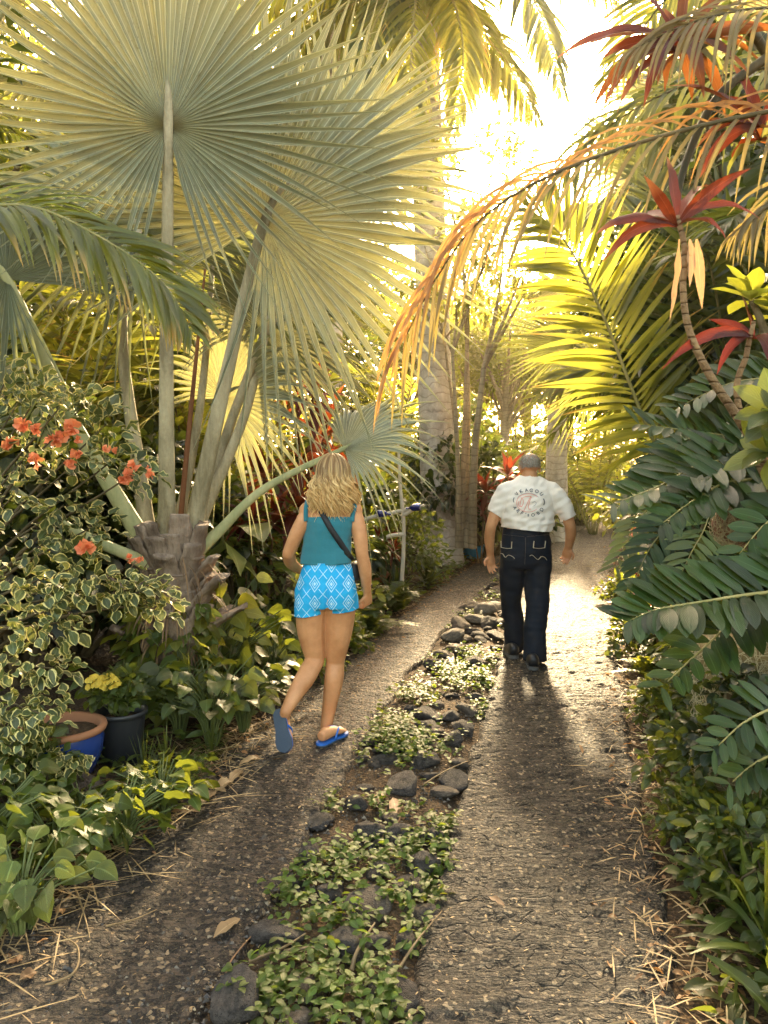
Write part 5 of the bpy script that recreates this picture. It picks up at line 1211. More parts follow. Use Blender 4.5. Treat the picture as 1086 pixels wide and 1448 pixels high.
for ch, zx, zy in (('V', 310, 480), ('K', 365, 447), ('A', 440, 432), ('G', 503, 434), ('O', 580, 447), ('U', 642, 484), ('A', 278, 672), ('R', 322, 716), ('F', 374, 744), ("'", 424, 768), ('s', 464, 770), ('O', 530, 774), ('B', 600, 748), ('D', 650, 698)):
    x, y = 700 + zx / 9.87, 650 + zy / 9.87; V, F_ = flat_text(ch); a = math.atan2(x - PCX, PCY - y)
    if y > PCY: a += math.pi
    ca, sa = math.cos(a), math.sin(a); s_ = 6.6
    print_on(gm, [(x + s_ * (v[0] * ca + v[1] * sa), y + s_ * (v[0] * sa - v[1] * ca)) for v in V], F_)
def stroke(mb, pts, w):
    C = catmull(np.array(pts, float), 6 * len(pts)); t_ = nz(np.gradient(C, axis=0)); nn = np.stack([-t_[:, 1], t_[:, 0]], 1); V = np.vstack([C - nn * w / 2, C + nn * w / 2]); n = len(C)
    print_on(mb, V, [[i, i + 1, i + 1 + n, i + n] for i in range(n - 1)])
Z4 = lambda *p: [(700 + a / 9.87, 650 + b_ / 9.87) for a, b_ in p]
stroke(gm, Z4((270, 530), (258, 565), (268, 600)), 1.3); stroke(gm, Z4((672, 545), (684, 590), (676, 632)), 1.6)
an = np.linspace(0, 2 * math.pi, 40)
stroke(rm, [(747.0 + 16.3 * math.cos(q), 711.2 + 12.8 * math.sin(q)) for q in np.linspace(.75, 5.6, 34)], .8)
stroke(gm, [(747.0 + 17.4 * math.cos(q), 711.2 + 13.8 * math.sin(q)) for q in np.linspace(3.6, 5.7, 20)], .45)
for px in (((335, 580), (325, 620), (345, 660)), ((375, 530), (355, 590), (350, 640), (370, 660), (395, 600), (385, 550), (370, 540)), ((385, 530), (440, 515), (500, 510)), ((500, 510), (470, 570), (430, 650), (400, 715)), ((510, 515), (480, 590), (465, 650), (475, 690), (500, 690))): stroke(rm, Z4(*px), 1.0)
stroke(gm, Z4((520, 600), (550, 585), (575, 605), (555, 640), (525, 655)), .5)
gm.build('grey_lettering', plain('grey_print', (.16, .16, .17), rough=.8), tee); rm.build('red_emblem', plain('red_print', (.66, .23, .17), (.72, .33, .26), rough=.8), tee)
# shoes
M_SHOE = plain('black_leather', (.012, .012, .013), (.02, .02, .022), .45, 60, .2); M_RUB = plain('grey_rubber', (.10, .095, .09), rough=.7)
for ax_, ay, d_, dr_ in ((726, 930, 0, A(-.05, 1, 0)), (754, 946, 0, A(.12, 1, 0))):
    h_ = G(ax_, ay, .046); dr_ = nz(dr_); sd_ = np.cross(dr_, UP); m = MB()
    loft(m, [h_ - dr_ * .035 + UP * .045, h_ + UP * .06, h_ + dr_ * .09 + UP * .05, h_ + dr_ * .17 + UP * .035, h_ + dr_ * .245 + UP * .025], [.034, .044, .045, .05, .03], [.04, .055, .05, .034, .022], sd_, 20, 22)
    so_ = m.build('shoe', M_SHOE, man); m = MB(); tt_ = np.linspace(0, 1, 22); hw = np.interp(tt_, [0, .05, .2, .45, .72, .92, 1], [.012, .036, .046, .043, .053, .036, .01]); L_ = .30
    ring = np.concatenate([h_ - dr_ * .045 + dr_ * (tt_ * L_)[:, None] + sd_ * hw[:, None], (h_ - dr_ * .045 + dr_ * (tt_ * L_)[:, None] - sd_ * hw[:, None])[::-1]]); n = len(ring)
    V = np.vstack([ring, ring + UP * .024]); i = np.arange(n); jx = (i + 1) % n; m.add(V, np.stack([i, jx, jx + n, i + n], 1)); hh = np.arange(21)
    m.add(V, np.vstack([np.stack([hh, hh + 1, n - 2 - hh, n - 1 - hh], 1) + z for z in (0, n)])); m.build('sole', M_RUB, so_, smooth=False)
# ================================================================== plants along the banks
def gp(x, y):
    q = G(x, y); q[2] = float(gz(q[0], q[1])); return q
def at(x, D):
    q = P(x, 665, D); q[2] = float(gz(q[0], q[1])); return q
def put(tmpl, spots, group=None):
    """spots: (point, scale, turn, label); the first moves the template itself"""
    for i, (p, s, rz, lab) in enumerate(spots):
        s3 = s if not np.isscalar(s) else (s, s, s)
        if i == 0:
            place(tmpl, p, rz, s3); tmpl['label'] = lab
            if group: tmpl['group'] = group
        else: dup(tmpl, p, rz, s3, lab, group)

heart = make_heart('heart_leaf_plant', M_GLOSS, 64, .22, .24, .088, .033)
put(heart, [(gp(30, 1330), 1.1, 0, 'glossy heart leaved plant lowest at the edge of the straw litter'), (gp(75, 1240), 1.0, 1.2, 'glossy heart leaved plant just behind the lowest one by the straw'),
            (gp(-10, 1235), 1.1, 2., 'glossy heart leaved plant cut by the frame below the variegated leaves'), (gp(175, 1205), 1., 2.6, 'glossy heart leaved plant in front of the blue pot'),
            (gp(228, 1165), .95, 4., 'glossy heart leaved plant in front of the black pot'), (gp(120, 1190), .8, 5., 'small glossy heart leaved plant between stone and blue pot'),
            (gp(262, 1120), .6, 3., 'little glossy heart leaved seedling beside the star shaped dead leaves')], 'heart leaved plants edging the drive')
mixed = make_heart('creeping_vine', M_G1, 70, .30, .42, .105, .036)
put(mixed, [(gp(300, 1060), 1.1, 0, 'leafy green vine at the foot of the fan palm'), (gp(345, 1040), 1., 1.5, 'leafy green vine nearest the raised blue sandal'), (gp(255, 1050), .9, 3., 'leafy green vine behind the black pot'),
            (gp(322, 1000), 1.35, 4.2, 'tall leafy green vine climbing beside the old leaf bases'), (gp(385, 985), 1.1, 5.2, 'leafy green vine behind the knees of the woman'), (gp(190, 1060), .9, 2.2, 'leafy green vine between the two pots')], 'green vines round the palm foot')
vy = make_heart('climbing_pothos', M_G2, 26, .30, .75, .15, .05)
put(vy, [(gp(300, 1010), 1., 0, 'yellow green pothos climbing the old palm leaf bases'), (gp(390, 950), .8, 2., 'yellow green pothos beside the shorts of the woman'), (gp(255, 1035), .8, 3., 'yellow green pothos in front of the old palm leaf bases'), (gp(215, 1020), .7, 4.4, 'yellow green pothos left of the palm base')])
ele = make_heart('elephant_ear', M_ELE, 11, .42, .95, .40, .15)
put(ele, [(gp(350, 935), 1., .5, 'broad pale elephant ear leaves beside the teal top'), (gp(300, 950), .85, 2.5, 'broad pale elephant ear leaves just behind the palm trunk')])
kr = make_heart('potted_philodendron', M_ELE, 13, .22, .55, .24, .075)
bpt = gp(668, 790)
put(kr, [(bpt + UP * .2, 1.1, 0, 'yellow green philodendron growing in the turquoise pot')])
pot_at('glazed_pot', 'turquoise blue bowl pot standing at the foot of the thick pale trunk', bpt, [(.13, 0), (.17, .05), (.2, .16), (.2, .21)], [plain('turquoise_glaze', (.02, .20, .38), (.03, .26, .46), .3, 9, .1, .6), plain('turquoise_rim', (.03, .16, .28), rough=.3)], [(.2, .205), (.215, .21), (.215, .235), (.195, .235), (.19, .19)], .2, .19)

fern = make_fern('fern', M_FERN, 16, .62, .13)
put(fern, [(gp(430, 935), 1., 0, 'feathery fern behind the shorts of the woman'), (gp(395, 925), 1.1, 1., 'feathery fern under the elephant ear leaves'), (gp(520, 905), .9, 2., 'feathery fern beside the lowered hand of the woman'), (gp(560, 868), .9, 3., 'feathery fern in front of the terracotta pots'),
           (gp(945, 1010), .62, .6, 'feathery fern on the drive edge under the low cycad frond'), (gp(935, 950), .62, 2.2, 'pale feathery fern leaning over the right hand drive edge'), (gp(915, 905), .7, 4.4, 'feathery fern below the shaggy cycad'), (gp(985, 1075), .6, 5.4, 'feathery fern in front of the tan stump'), (gp(1030, 1130), .7, 1.4, 'feathery fern below the tan stump'), (gp(1075, 1150), .8, 2.4, 'feathery fern under the grey netted moss'), (gp(1000, 1105), .7, 3.3, 'feathery fern leaning against the stump foot')], 'ferns along the drive')
sfern = make_fern('fern', M_G2, 14, .5, .12)
put(sfern, [(gp(912, 960), .55, .6, 'sunlit yellow fern spilling on to the right hand drive edge'), (gp(935, 1000), .6, 2.2, 'yellow fern just below the spilling one'), (gp(900, 900), .6, 3.6, 'yellow fern under the tip of the low cycad frond'), (gp(480, 915), .9, 1., 'yellow fern beyond the knees of the woman')], 'yellow ferns')
strap = make_strap('birds_nest_fern', M_G1, 20, .36, .021, cat='fern', droop=1.3)
put(strap, [(gp(1020, 1280), .8, 0, 'strap leaved fern arching over the drive edge'), (gp(1090, 1380), 1., 1., 'strap leaved fern lowest at the frame corner'), (gp(1080, 1225), .8, 2., 'strap leaved fern above the frame corner'), (gp(985, 1165), .6, 3., 'small strap leaved fern beside the twig litter'), (gp(1150, 1290), 1., 5., 'strap leaved fern half outside the frame')], 'strap leaved ferns')
stg = make_strap('staghorn_plant', M_GLOSS, 11, .30, .036, cat='fern', droop=1.1, prof=[.2, .35, .55, .8, 1., .8, .35, .05])
put(stg, [(gp(1060, 1310), .8, 0, 'broad pale staghorn leaves between the strap ferns'), (gp(1110, 1470), 1., 2., 'broad pale staghorn leaves at the bottom corner'), (gp(1035, 1215), .55, 4., 'small staghorn leaves on the litter edge')], 'staghorn leaves')
brom = make_strap('bromeliad', M_G3, 26, .5, .028, droop=.8)
put(brom, [(gp(560, 852), 1., 0, 'dark spiky bromeliad below the blue bottles'), (gp(605, 832), 1., 1., 'dark spiky bromeliad at the foot of the pale trunk'), (gp(505, 880), .8, 2., 'dark spiky bromeliad beside the hand of the woman'), (gp(895, 835), .9, 3., 'dark spiky bromeliad under the shaggy cycad'), (gp(905, 872), .8, 4., 'dark spiky bromeliad on the right bank below the red bud')], 'bromeliads')
tuft = make_strap('grass_tuft', M_FERN, 40, .26, .004, cat='grass tuft', droop=.8, el=(35, 88))
put(tuft, [(gp(205, 1120), 1., 0, 'grass tuft beside the black pot'), (gp(235, 1105), 1., 1., 'grass tuft between black pot and dead star leaves'), (gp(300, 1075), .8, 2., 'grass tuft below the green vine'), (gp(960, 1180), .8, 3., 'grass tuft at the right hand litter edge')], 'grass tufts')

lsh = make_shrub('leafy_shrub', M_G1, 1.25, .75, 1500, .11, .03, OVAL, 18)
put(lsh, [(at(330, 6.6), 1., 0, 'leafy green shrub behind the elephant ears'), (at(410, 7.4), 1., 1., 'leafy green shrub behind the woman'), (at(560, 10.2), .9, 2., 'leafy green shrub below the bottle branch'), (at(605, 13.2), .8, 3., 'leafy green shrub under the slender stems'),
          (at(720, 15.5), 1.2, 4., 'leafy green shrub beside the head of the man'), (at(1015, 6.9), .9, 5., 'leafy green shrub behind the shaggy cycad'), (at(1085, 4.6), .85, .6, 'leafy green shrub behind the mossy stump')], 'leafy green shrubs')
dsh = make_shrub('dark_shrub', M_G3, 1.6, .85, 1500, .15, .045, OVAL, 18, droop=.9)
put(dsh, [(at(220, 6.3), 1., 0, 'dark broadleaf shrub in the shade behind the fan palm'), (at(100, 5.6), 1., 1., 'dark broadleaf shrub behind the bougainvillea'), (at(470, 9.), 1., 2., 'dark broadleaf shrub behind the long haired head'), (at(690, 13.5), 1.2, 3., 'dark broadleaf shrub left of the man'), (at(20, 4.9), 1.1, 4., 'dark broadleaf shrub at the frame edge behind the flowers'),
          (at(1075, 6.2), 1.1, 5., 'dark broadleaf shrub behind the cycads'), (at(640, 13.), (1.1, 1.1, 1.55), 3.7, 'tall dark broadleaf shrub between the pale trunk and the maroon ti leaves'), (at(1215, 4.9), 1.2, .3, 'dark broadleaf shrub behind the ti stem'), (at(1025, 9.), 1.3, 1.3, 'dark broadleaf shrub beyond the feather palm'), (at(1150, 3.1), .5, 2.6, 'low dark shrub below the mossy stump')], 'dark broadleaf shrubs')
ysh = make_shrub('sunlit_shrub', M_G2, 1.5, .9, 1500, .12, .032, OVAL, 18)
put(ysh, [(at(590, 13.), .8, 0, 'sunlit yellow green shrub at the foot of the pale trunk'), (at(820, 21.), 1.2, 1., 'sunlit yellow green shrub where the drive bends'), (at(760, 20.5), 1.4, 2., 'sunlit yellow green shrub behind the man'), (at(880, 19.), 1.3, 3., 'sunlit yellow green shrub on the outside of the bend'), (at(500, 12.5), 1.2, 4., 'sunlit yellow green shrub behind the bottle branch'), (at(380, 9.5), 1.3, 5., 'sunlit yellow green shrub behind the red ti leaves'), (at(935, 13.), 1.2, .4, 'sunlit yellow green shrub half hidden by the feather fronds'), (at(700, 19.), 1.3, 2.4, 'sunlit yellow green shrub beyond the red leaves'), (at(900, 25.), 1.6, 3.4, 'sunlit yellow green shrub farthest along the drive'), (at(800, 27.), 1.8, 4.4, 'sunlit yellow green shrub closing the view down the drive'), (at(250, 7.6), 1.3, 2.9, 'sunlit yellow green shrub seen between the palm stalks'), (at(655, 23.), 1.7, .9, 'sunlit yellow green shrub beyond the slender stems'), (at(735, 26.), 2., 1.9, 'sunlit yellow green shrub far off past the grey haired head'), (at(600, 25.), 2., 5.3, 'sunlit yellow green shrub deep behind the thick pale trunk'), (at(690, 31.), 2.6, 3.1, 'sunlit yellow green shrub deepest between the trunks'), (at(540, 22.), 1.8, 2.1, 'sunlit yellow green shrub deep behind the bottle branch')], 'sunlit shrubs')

ti = make_ti('ti_plant', M_TI, 1.5, 3, 16, .42, .045)
put(ti, [(at(405, 6.6), (1.15, 1.15, 1.05), 0, 'red ti plant with glowing leaves behind the woman'), (at(440, 7.8), (1.1, 1.1, 1.6), 2., 'taller red ti plant in front of the grey trunk'), (at(365, 6.2), .75, 4., 'short red ti plant under the small fan leaf'), (at(545, 9.0), .5, 1., 'small coral red ti plant beside the terracotta pots')], 'red ti plants')
tid = make_ti('ti_plant', M_TID, 1.4, 3, 14, .45, .05)
put(tid, [(at(705, 11.8), 1.1, 0, 'maroon ti plant left of the grey haired head'), (at(680, 12.4), .8, 2., 'lower maroon ti plant under the slender stems'), (at(925, 5.9), .45, 3., 'small maroon ti plant under the shaggy cycad')], 'maroon ti plants')
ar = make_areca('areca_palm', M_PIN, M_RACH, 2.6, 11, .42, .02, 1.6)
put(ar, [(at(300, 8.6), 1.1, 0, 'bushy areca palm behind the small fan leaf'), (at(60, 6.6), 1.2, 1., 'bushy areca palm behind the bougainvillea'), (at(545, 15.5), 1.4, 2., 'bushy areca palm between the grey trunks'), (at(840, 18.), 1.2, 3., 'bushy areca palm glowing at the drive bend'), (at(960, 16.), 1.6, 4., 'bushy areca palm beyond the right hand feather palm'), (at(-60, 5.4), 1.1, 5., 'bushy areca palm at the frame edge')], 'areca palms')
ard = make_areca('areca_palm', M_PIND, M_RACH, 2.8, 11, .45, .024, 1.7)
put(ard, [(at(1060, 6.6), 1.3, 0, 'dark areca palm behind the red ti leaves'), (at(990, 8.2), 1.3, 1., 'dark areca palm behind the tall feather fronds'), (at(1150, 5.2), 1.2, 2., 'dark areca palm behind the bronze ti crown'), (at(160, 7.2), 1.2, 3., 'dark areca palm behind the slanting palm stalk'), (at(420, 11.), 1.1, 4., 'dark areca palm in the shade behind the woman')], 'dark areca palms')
fp = make_fanpalm('fan_palm', M_FAN, M_PETG, 2.5, 11, .85, .9)
put(fp, [(at(990, 10.6), 1., .5, 'green fan palm behind the sunlit feather palm'), (at(345, 12.), 1.3, 2., 'green fan palm far behind the silver palm'), (at(1000, 11.), 1.5, 3., 'green fan palm high on the right bank')], 'green fan palms')
fb_ = at(975, 10.2); t = thing('fan_palm', 'small green fan palm reaching stiff leaves over the drive behind the man', 'palm', fb_)
cr_ = fb_ + UP * 2.0; m = MB(); tube(m, [fb_ - UP * .1, fb_ + UP * 1., cr_], [.13, .11, .10], 12, res=12); m.build('trunk', M_TRUNKD, t)
for x, y, D, ax, R_ in ((812, 488, 9.2, A(-1, 0, .02), 1.0), (838, 540, 9.3, A(-.75, 0, -.6), .95), (850, 470, 9.6, A(-.5, .2, .8), .9), (930, 480, 9.5, A(.6, .1, .7), .9), (900, 450, 9.9, A(-.1, .3, .9), .9)):
    h_ = P(x, y, D); m = MB(); fan(m, h_, ax, CAMP - h_ + A(0, 0, 4.), R_, 30, 120, .5, .9, 0., .22); f = m.build('fan_leaf', M_FAN, t); m = MB(); tube(m, [cr_, cr_ * .5 + h_ * .5 + UP * .15, h_], [.022, .016, .01], 6, res=10, flat=.6, cap=False); m.build('petiole', M_PETG, f)
fp2 = make_fanpalm('fan_palm', M_SILV, M_PETG, 4.6, 11, 1.35, 1.2, trunk=.16)
put(fp2, [(at(935, 9.8), .92, 0, 'tall pale fan palm behind the hanging orange leaflets'), (at(1085, 8.4), 1.02, 1., 'tall pale fan palm in the shade at the frame edge'), (at(-20, 7.5), 1.1, 4., 'tall pale fan palm behind the upper frame corner')], 'tall pale fan palms')

lowr = make_shrub('leafy_herb', M_G1, .34, .24, 420, .065, .02, OVAL, 14, droop=.7)
put(lowr, [(gp(985, 1125), 1., 0, 'small leafy herb at the right hand edge below the stump'), (gp(1040, 1165), 1.1, 1., 'small leafy herb above the strap ferns'), (gp(1000, 1215), .8, 2., 'small leafy herb among the right hand litter'), (gp(955, 1035), .9, 3., 'small leafy herb under the low cycad frond'), (gp(1075, 1130), 1.3, 4., 'taller leafy herb under the grey moss'), (gp(1090, 1290), 1., 5., 'small leafy herb between strap and staghorn ferns'), (gp(905, 930), 1.1, .5, 'small leafy herb at the foot of the shaggy cycad'), (gp(885, 860), 1.2, 1.5, 'small leafy herb farther up the right hand edge'),
           (gp(415, 960), 1.3, 2.5, 'small leafy herb between fern and sandals'), (gp(470, 930), 1.2, 3.5, 'small leafy herb past the knees of the woman'), (gp(30, 1165), 1., 4.5, 'small leafy herb under the trailing variegated leaves')], 'leafy herbs')
# ================================================================== trees beyond
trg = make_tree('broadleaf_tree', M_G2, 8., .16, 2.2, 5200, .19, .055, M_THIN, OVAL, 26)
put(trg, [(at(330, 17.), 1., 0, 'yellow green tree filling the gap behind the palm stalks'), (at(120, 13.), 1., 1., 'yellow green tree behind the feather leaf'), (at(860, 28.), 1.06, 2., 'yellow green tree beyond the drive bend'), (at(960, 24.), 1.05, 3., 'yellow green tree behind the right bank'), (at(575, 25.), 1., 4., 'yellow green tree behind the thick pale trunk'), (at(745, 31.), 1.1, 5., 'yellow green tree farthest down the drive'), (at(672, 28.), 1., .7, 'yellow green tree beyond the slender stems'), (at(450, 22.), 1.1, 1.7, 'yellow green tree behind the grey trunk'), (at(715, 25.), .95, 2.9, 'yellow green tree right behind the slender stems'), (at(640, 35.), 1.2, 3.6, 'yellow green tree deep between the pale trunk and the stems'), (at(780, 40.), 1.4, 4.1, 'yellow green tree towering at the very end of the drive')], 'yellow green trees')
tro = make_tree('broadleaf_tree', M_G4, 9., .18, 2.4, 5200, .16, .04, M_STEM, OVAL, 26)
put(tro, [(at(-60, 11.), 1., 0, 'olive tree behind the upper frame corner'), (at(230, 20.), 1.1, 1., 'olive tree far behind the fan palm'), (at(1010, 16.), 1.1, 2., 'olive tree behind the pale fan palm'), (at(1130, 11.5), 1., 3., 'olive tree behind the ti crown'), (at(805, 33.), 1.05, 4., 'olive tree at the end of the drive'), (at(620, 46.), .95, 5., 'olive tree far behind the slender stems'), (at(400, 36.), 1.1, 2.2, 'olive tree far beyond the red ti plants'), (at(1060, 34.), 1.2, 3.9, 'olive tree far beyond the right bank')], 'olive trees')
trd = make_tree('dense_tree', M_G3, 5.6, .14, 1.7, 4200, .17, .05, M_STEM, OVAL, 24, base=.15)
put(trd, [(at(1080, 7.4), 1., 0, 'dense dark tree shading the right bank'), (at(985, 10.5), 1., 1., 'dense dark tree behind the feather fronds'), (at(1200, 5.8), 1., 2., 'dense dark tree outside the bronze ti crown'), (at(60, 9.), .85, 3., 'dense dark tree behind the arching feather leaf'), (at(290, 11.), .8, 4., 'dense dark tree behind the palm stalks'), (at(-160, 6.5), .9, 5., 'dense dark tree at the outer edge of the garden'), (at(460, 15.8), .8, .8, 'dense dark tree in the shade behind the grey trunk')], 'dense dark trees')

# ================================================================== bottle branch, terracotta pots, ginger bud
bb = P(566, 800, 8.6); bb[2] = float(gz(bb[0], bb[1]))
t = thing('bottle_tree', 'bleached white branch stand carrying cobalt blue glass bottles', 'garden ornament', bb); m = MB(); q8 = lambda x, y, d=0.: P(x, y, 8.6 + d)
tube(m, [bb - UP * .05, q8(571, 753), q8(566, 690), q8(563, 620)], [.026, .022, .02, .012], 9, res=16)
tube(m, [q8(512, 735), q8(545, 727), q8(578, 720)], [.022, .026, .018], 8, res=10); tube(m, [q8(567, 730), q8(590, 718), q8(600, 714)], [.022, .018, .012], 8, res=8)
tube(m, [q8(534, 765), q8(552, 758), q8(574, 755)], [.018, .026, .022], 8, res=8); displace(m, lambda V: .006 * nse(V, 18.)); m.build('branch', plain('bleached_wood', (.55, .48, .38), (.68, .60, .48), .8, 14, .4), t)
M_COB = NT('cobalt_glass'); M_COB = M_COB.done(M_COB.bsdf((.012, .022, .20), .08, None, .6, **{'Transmission Weight': .35}))
for x, y, dx in ((546, 727, -1), (582, 718, 1)):
    c = q8(x, y, -.03); ax = nz(A(dx, -.2, .12)); m = MB(); prof = [(.016, -.10), (.018, -.05), (.02, -.03), (.05, .0), (.062, .03), (.064, .12), (.058, .15), (.02, .158), (.001, .155)]
    s_ = nz(np.cross(ax, UP)); u_ = np.cross(s_, ax); mm = MB(); lathe(mm, prof, A(0, 0, 0), 22); mm.V = [c + v @ np.stack([s_, u_, ax]) * .68 for v in mm.V]; b_ = mm.build('glass_bottle', M_COB)
    tag(b_, 'cobalt glass bottle on the ' + ('longer arm of the white branch nearer the woman' if dx < 0 else 'white branch arm in front of the pale trunk'), 'bottle', 'cobalt bottles')
for x, y, r, lab in ((535, 838, .13, 'low terracotta saucer pot beside the hand of the woman'), (556, 828, .10, 'small terracotta pot in front of the bottle branch')):
    c = gp(x, y); pot_at('clay_pot', lab, c, [(r * .7, 0), (r * .8, .02), (r, .12)], [M_TERRA, M_TERRA], [(r, .118), (r * 1.1, .12), (r * 1.1, .15), (r * .95, .15), (r * .9, .1)], .12, r * .9)
c0 = at(897, 6.4); t = thing('ginger_plant', 'single red ginger bud glowing under the shaggy cycad', 'flower', c0); m = MB(); e = P(897, 757, 6.3); tube(m, [c0, (c0 + e) / 2 + A(.03, 0, 0), e], .007, 6, res=8); m.build('stem', M_GSTEM, t); m = MB(); rosette(m, e, UP, 16, .07, .02, (0, 85), .1, OVAL); m.build('flower', M_FLOW, t); m = MB(); rosette(m, c0 + UP * .2, UP, 10, .4, .03, (20, 70), .8); m.build('leaves', M_G3, t)

# ================================================================== stones in the middle strip
def rockmat(name, c1, c2):
    k = NT(name); ob = k.obj(); n = k.ramp(k.noise(2.2, 5, .65, ob), (.36, 0.), (.64, 1.)); f = k.noise(14., 5, .7, ob); v = k.vor(9., ob)
    col = k.mix(n, c1, c2); col = k.mix(k.ramp(f, (.55, 0.), (.75, .6)), col, tuple(a * 1.9 for a in c2)); col = k.mix(k.ramp(v, (.0, .7), (.28, 0.)), col, tuple(a * .3 for a in c1))
    return k.done(k.bsdf(col, .8, k.bump(k.math('ADD', f, k.ramp(v, (0., 0.), (.35, 1.))), 1., .03), .3))
M_ROCKS = [rockmat('dark_lava_rock', (.040, .033, .028), (.12, .098, .080)), rockmat('brown_lava_rock', (.075, .055, .040), (.19, .145, .105)), rockmat('pale_lava_rock', (.17, .14, .105), (.34, .28, .21))]
def make_rock(seed):
    bm = bmesh.new(); bmesh.ops.create_icosphere(bm, subdivisions=4, radius=1); pl = [(nz(rng.standard_normal(3)), rng.uniform(.55, .85)) for q in range(9)]
    for v in bm.verts:
        p = np.array(v.co)
        for n_, d_ in pl:
            e = p.dot(n_) - d_
            if e > 0: p = p - n_ * e * .85
        p = p * (1 + .12 * mnoise.fractal(Vector(p * 1.4 + seed * 3), 1, 2, 4) + .02 * mnoise.fractal(Vector(p * 9 + seed), 1, 2, 3)); v.co = p
    me = bpy.data.meshes.new('rock'); bm.to_mesh(me); bm.free()
    for pl_ in me.polygons: pl_.use_smooth = True
    return me
rocks = []
for q in range(9):
    me = make_rock(q); me.materials.append(M_ROCKS[(0, 0, 1, 0, 1, 0, 0, 1, 2)[q]]); rocks.append(me)
placed = []
def rock(x, y, r, which=None, lab=None, sink=.45, flat=None):
    z = float(gz(x, y)); o = bpy.data.objects.new('rock', rocks[which if which is not None else int(rng.integers(0, 8))]); COL.objects.link(o)
    f = flat or rng.uniform(.5, .8); r *= .95; f *= .78; o.scale = (r * rng.uniform(.9, 1.4), r * rng.uniform(.75, 1.1), r * f); o.location = (x, y, z + r * f * (1 - sink) * .8); o.rotation_euler = (rng.uniform(-.25, .25), rng.uniform(-.25, .25), rng.uniform(0, 6.3))
    tag(o, lab or ('small rounded lava rock bedded in the weedy strip' if r < .06 else 'broad lava rock bedded in the weedy strip'), 'rock', 'rocks of the weedy middle strip'); placed.append((x, y, r))
for px, py, r, wh, lab in ((520, 1287, .085, 2, 'rounded pitted brown lava rock near the bottom of the strip'), (470, 1262, .05, 1, None), (534, 1236, .05, 0, 'flat dark lava rock just above the pitted brown one'), (392, 1325, .085, 0, 'dark lava rock at the track edge under the curved twig'), (528, 1335, .06, 4, 'brown lava rock below the pitted one beside the straw'), (335, 1422, .10, 0, 'large dark lava rock at the bottom edge of the strip'),
                           (578, 1255, .06, 0, None), (495, 1345, .08, 3, None), (688, 868, .13, 8, 'broad pale flat rock beside the leg of the man'), (655, 905, .09, 4, None), (628, 930, .10, 2, None), (605, 1016, .085, 0, 'dark round rock just above the bright green weed clump'), (655, 1030, .08, 5, None), (640, 1105, .08, 0, None), (600, 1080, .09, 3, None), (570, 1115, .09, 0, None), (548, 1075, .07, 6, None), (630, 1120, .07, 2, None), (700, 900, .1, 0, None), (670, 940, .09, 1, None), (452, 1160, .07, 0, None), (505, 1140, .07, 3, None), (440, 1405, .06, 4, None), (560, 1400, .07, 0, None), (575, 1330, .06, 3, None), (610, 1185, .06, 5, None), (520, 1180, .07, 6, None), (672, 880, .12, 8, 'pale flat rock just below the broadest one'), (700, 862, .12, 8, 'pale flat rock closest to the trouser hem'), (650, 888, .13, 4, None), (640, 905, .12, 8, 'pale flat rock among the brown ones ahead of the woman'), (690, 885, .11, 1, None), (665, 860, .12, 4, None), (700, 840, .13, 4, None), (620, 945, .11, 1, None), (650, 925, .12, 4, None), (480, 1195, .05, 1, None)):
    q = G(px, py, .04); rock(q[0], q[1], r, wh, lab, .3)
while len(placed) < 130:
    y = 1.7 + 10.5 * rng.random() ** 1.2; x = rng.uniform(ml(y), mr(y)); r = rng.uniform(.03, .085) * (.8 + y * .045)
    if all((x - a) ** 2 + (y - b_) ** 2 > (.75 * (r + c_)) ** 2 for a, b_, c_ in placed): rock(x, y, r)

# ================================================================== weeds in the strip (nobody could count them)
m = MB(); ws = MB()
def weeds(px, py, rad, n, h=.10, L=.034, mi=0):
    c = G(px, py, .05) if py else np.array(px); n = int(n * (.40 if c[1] < 3.6 else .7))
    q = c[None] + rng.standard_normal((n, 3)) * A(rad, rad * 1.25, 0) * .5; q[:, 0] = np.clip(q[:, 0], ml(q[:, 1]) + .0, mr(q[:, 1]) - .0); q[:, 2] = gz(q[:, 0], q[:, 1])
    for p in q:
        hh = h * rng.uniform(.4, 1.1); tp = p + A(rng.normal() * .04, rng.normal() * .04, hh); tube(ws, [p, (p + tp) / 2 + A(0, 0, .01), tp], [.0018, .0012], 3, cap=False) if False else None
        k_ = int(rng.integers(3, 7)); f = rng.uniform(.25, 1, k_)[:, None]; a = rng.uniform(0, 6.3, k_); d = np.stack([np.cos(a), np.sin(a), rng.uniform(-.1, .6, k_)], 1)
        strips(m, p + (tp - p) * f, d, UP + rng.standard_normal((k_, 3)) * .35, L * rng.uniform(.6, 1.25, k_), L * .3, OVAL, .5, .2, mi)
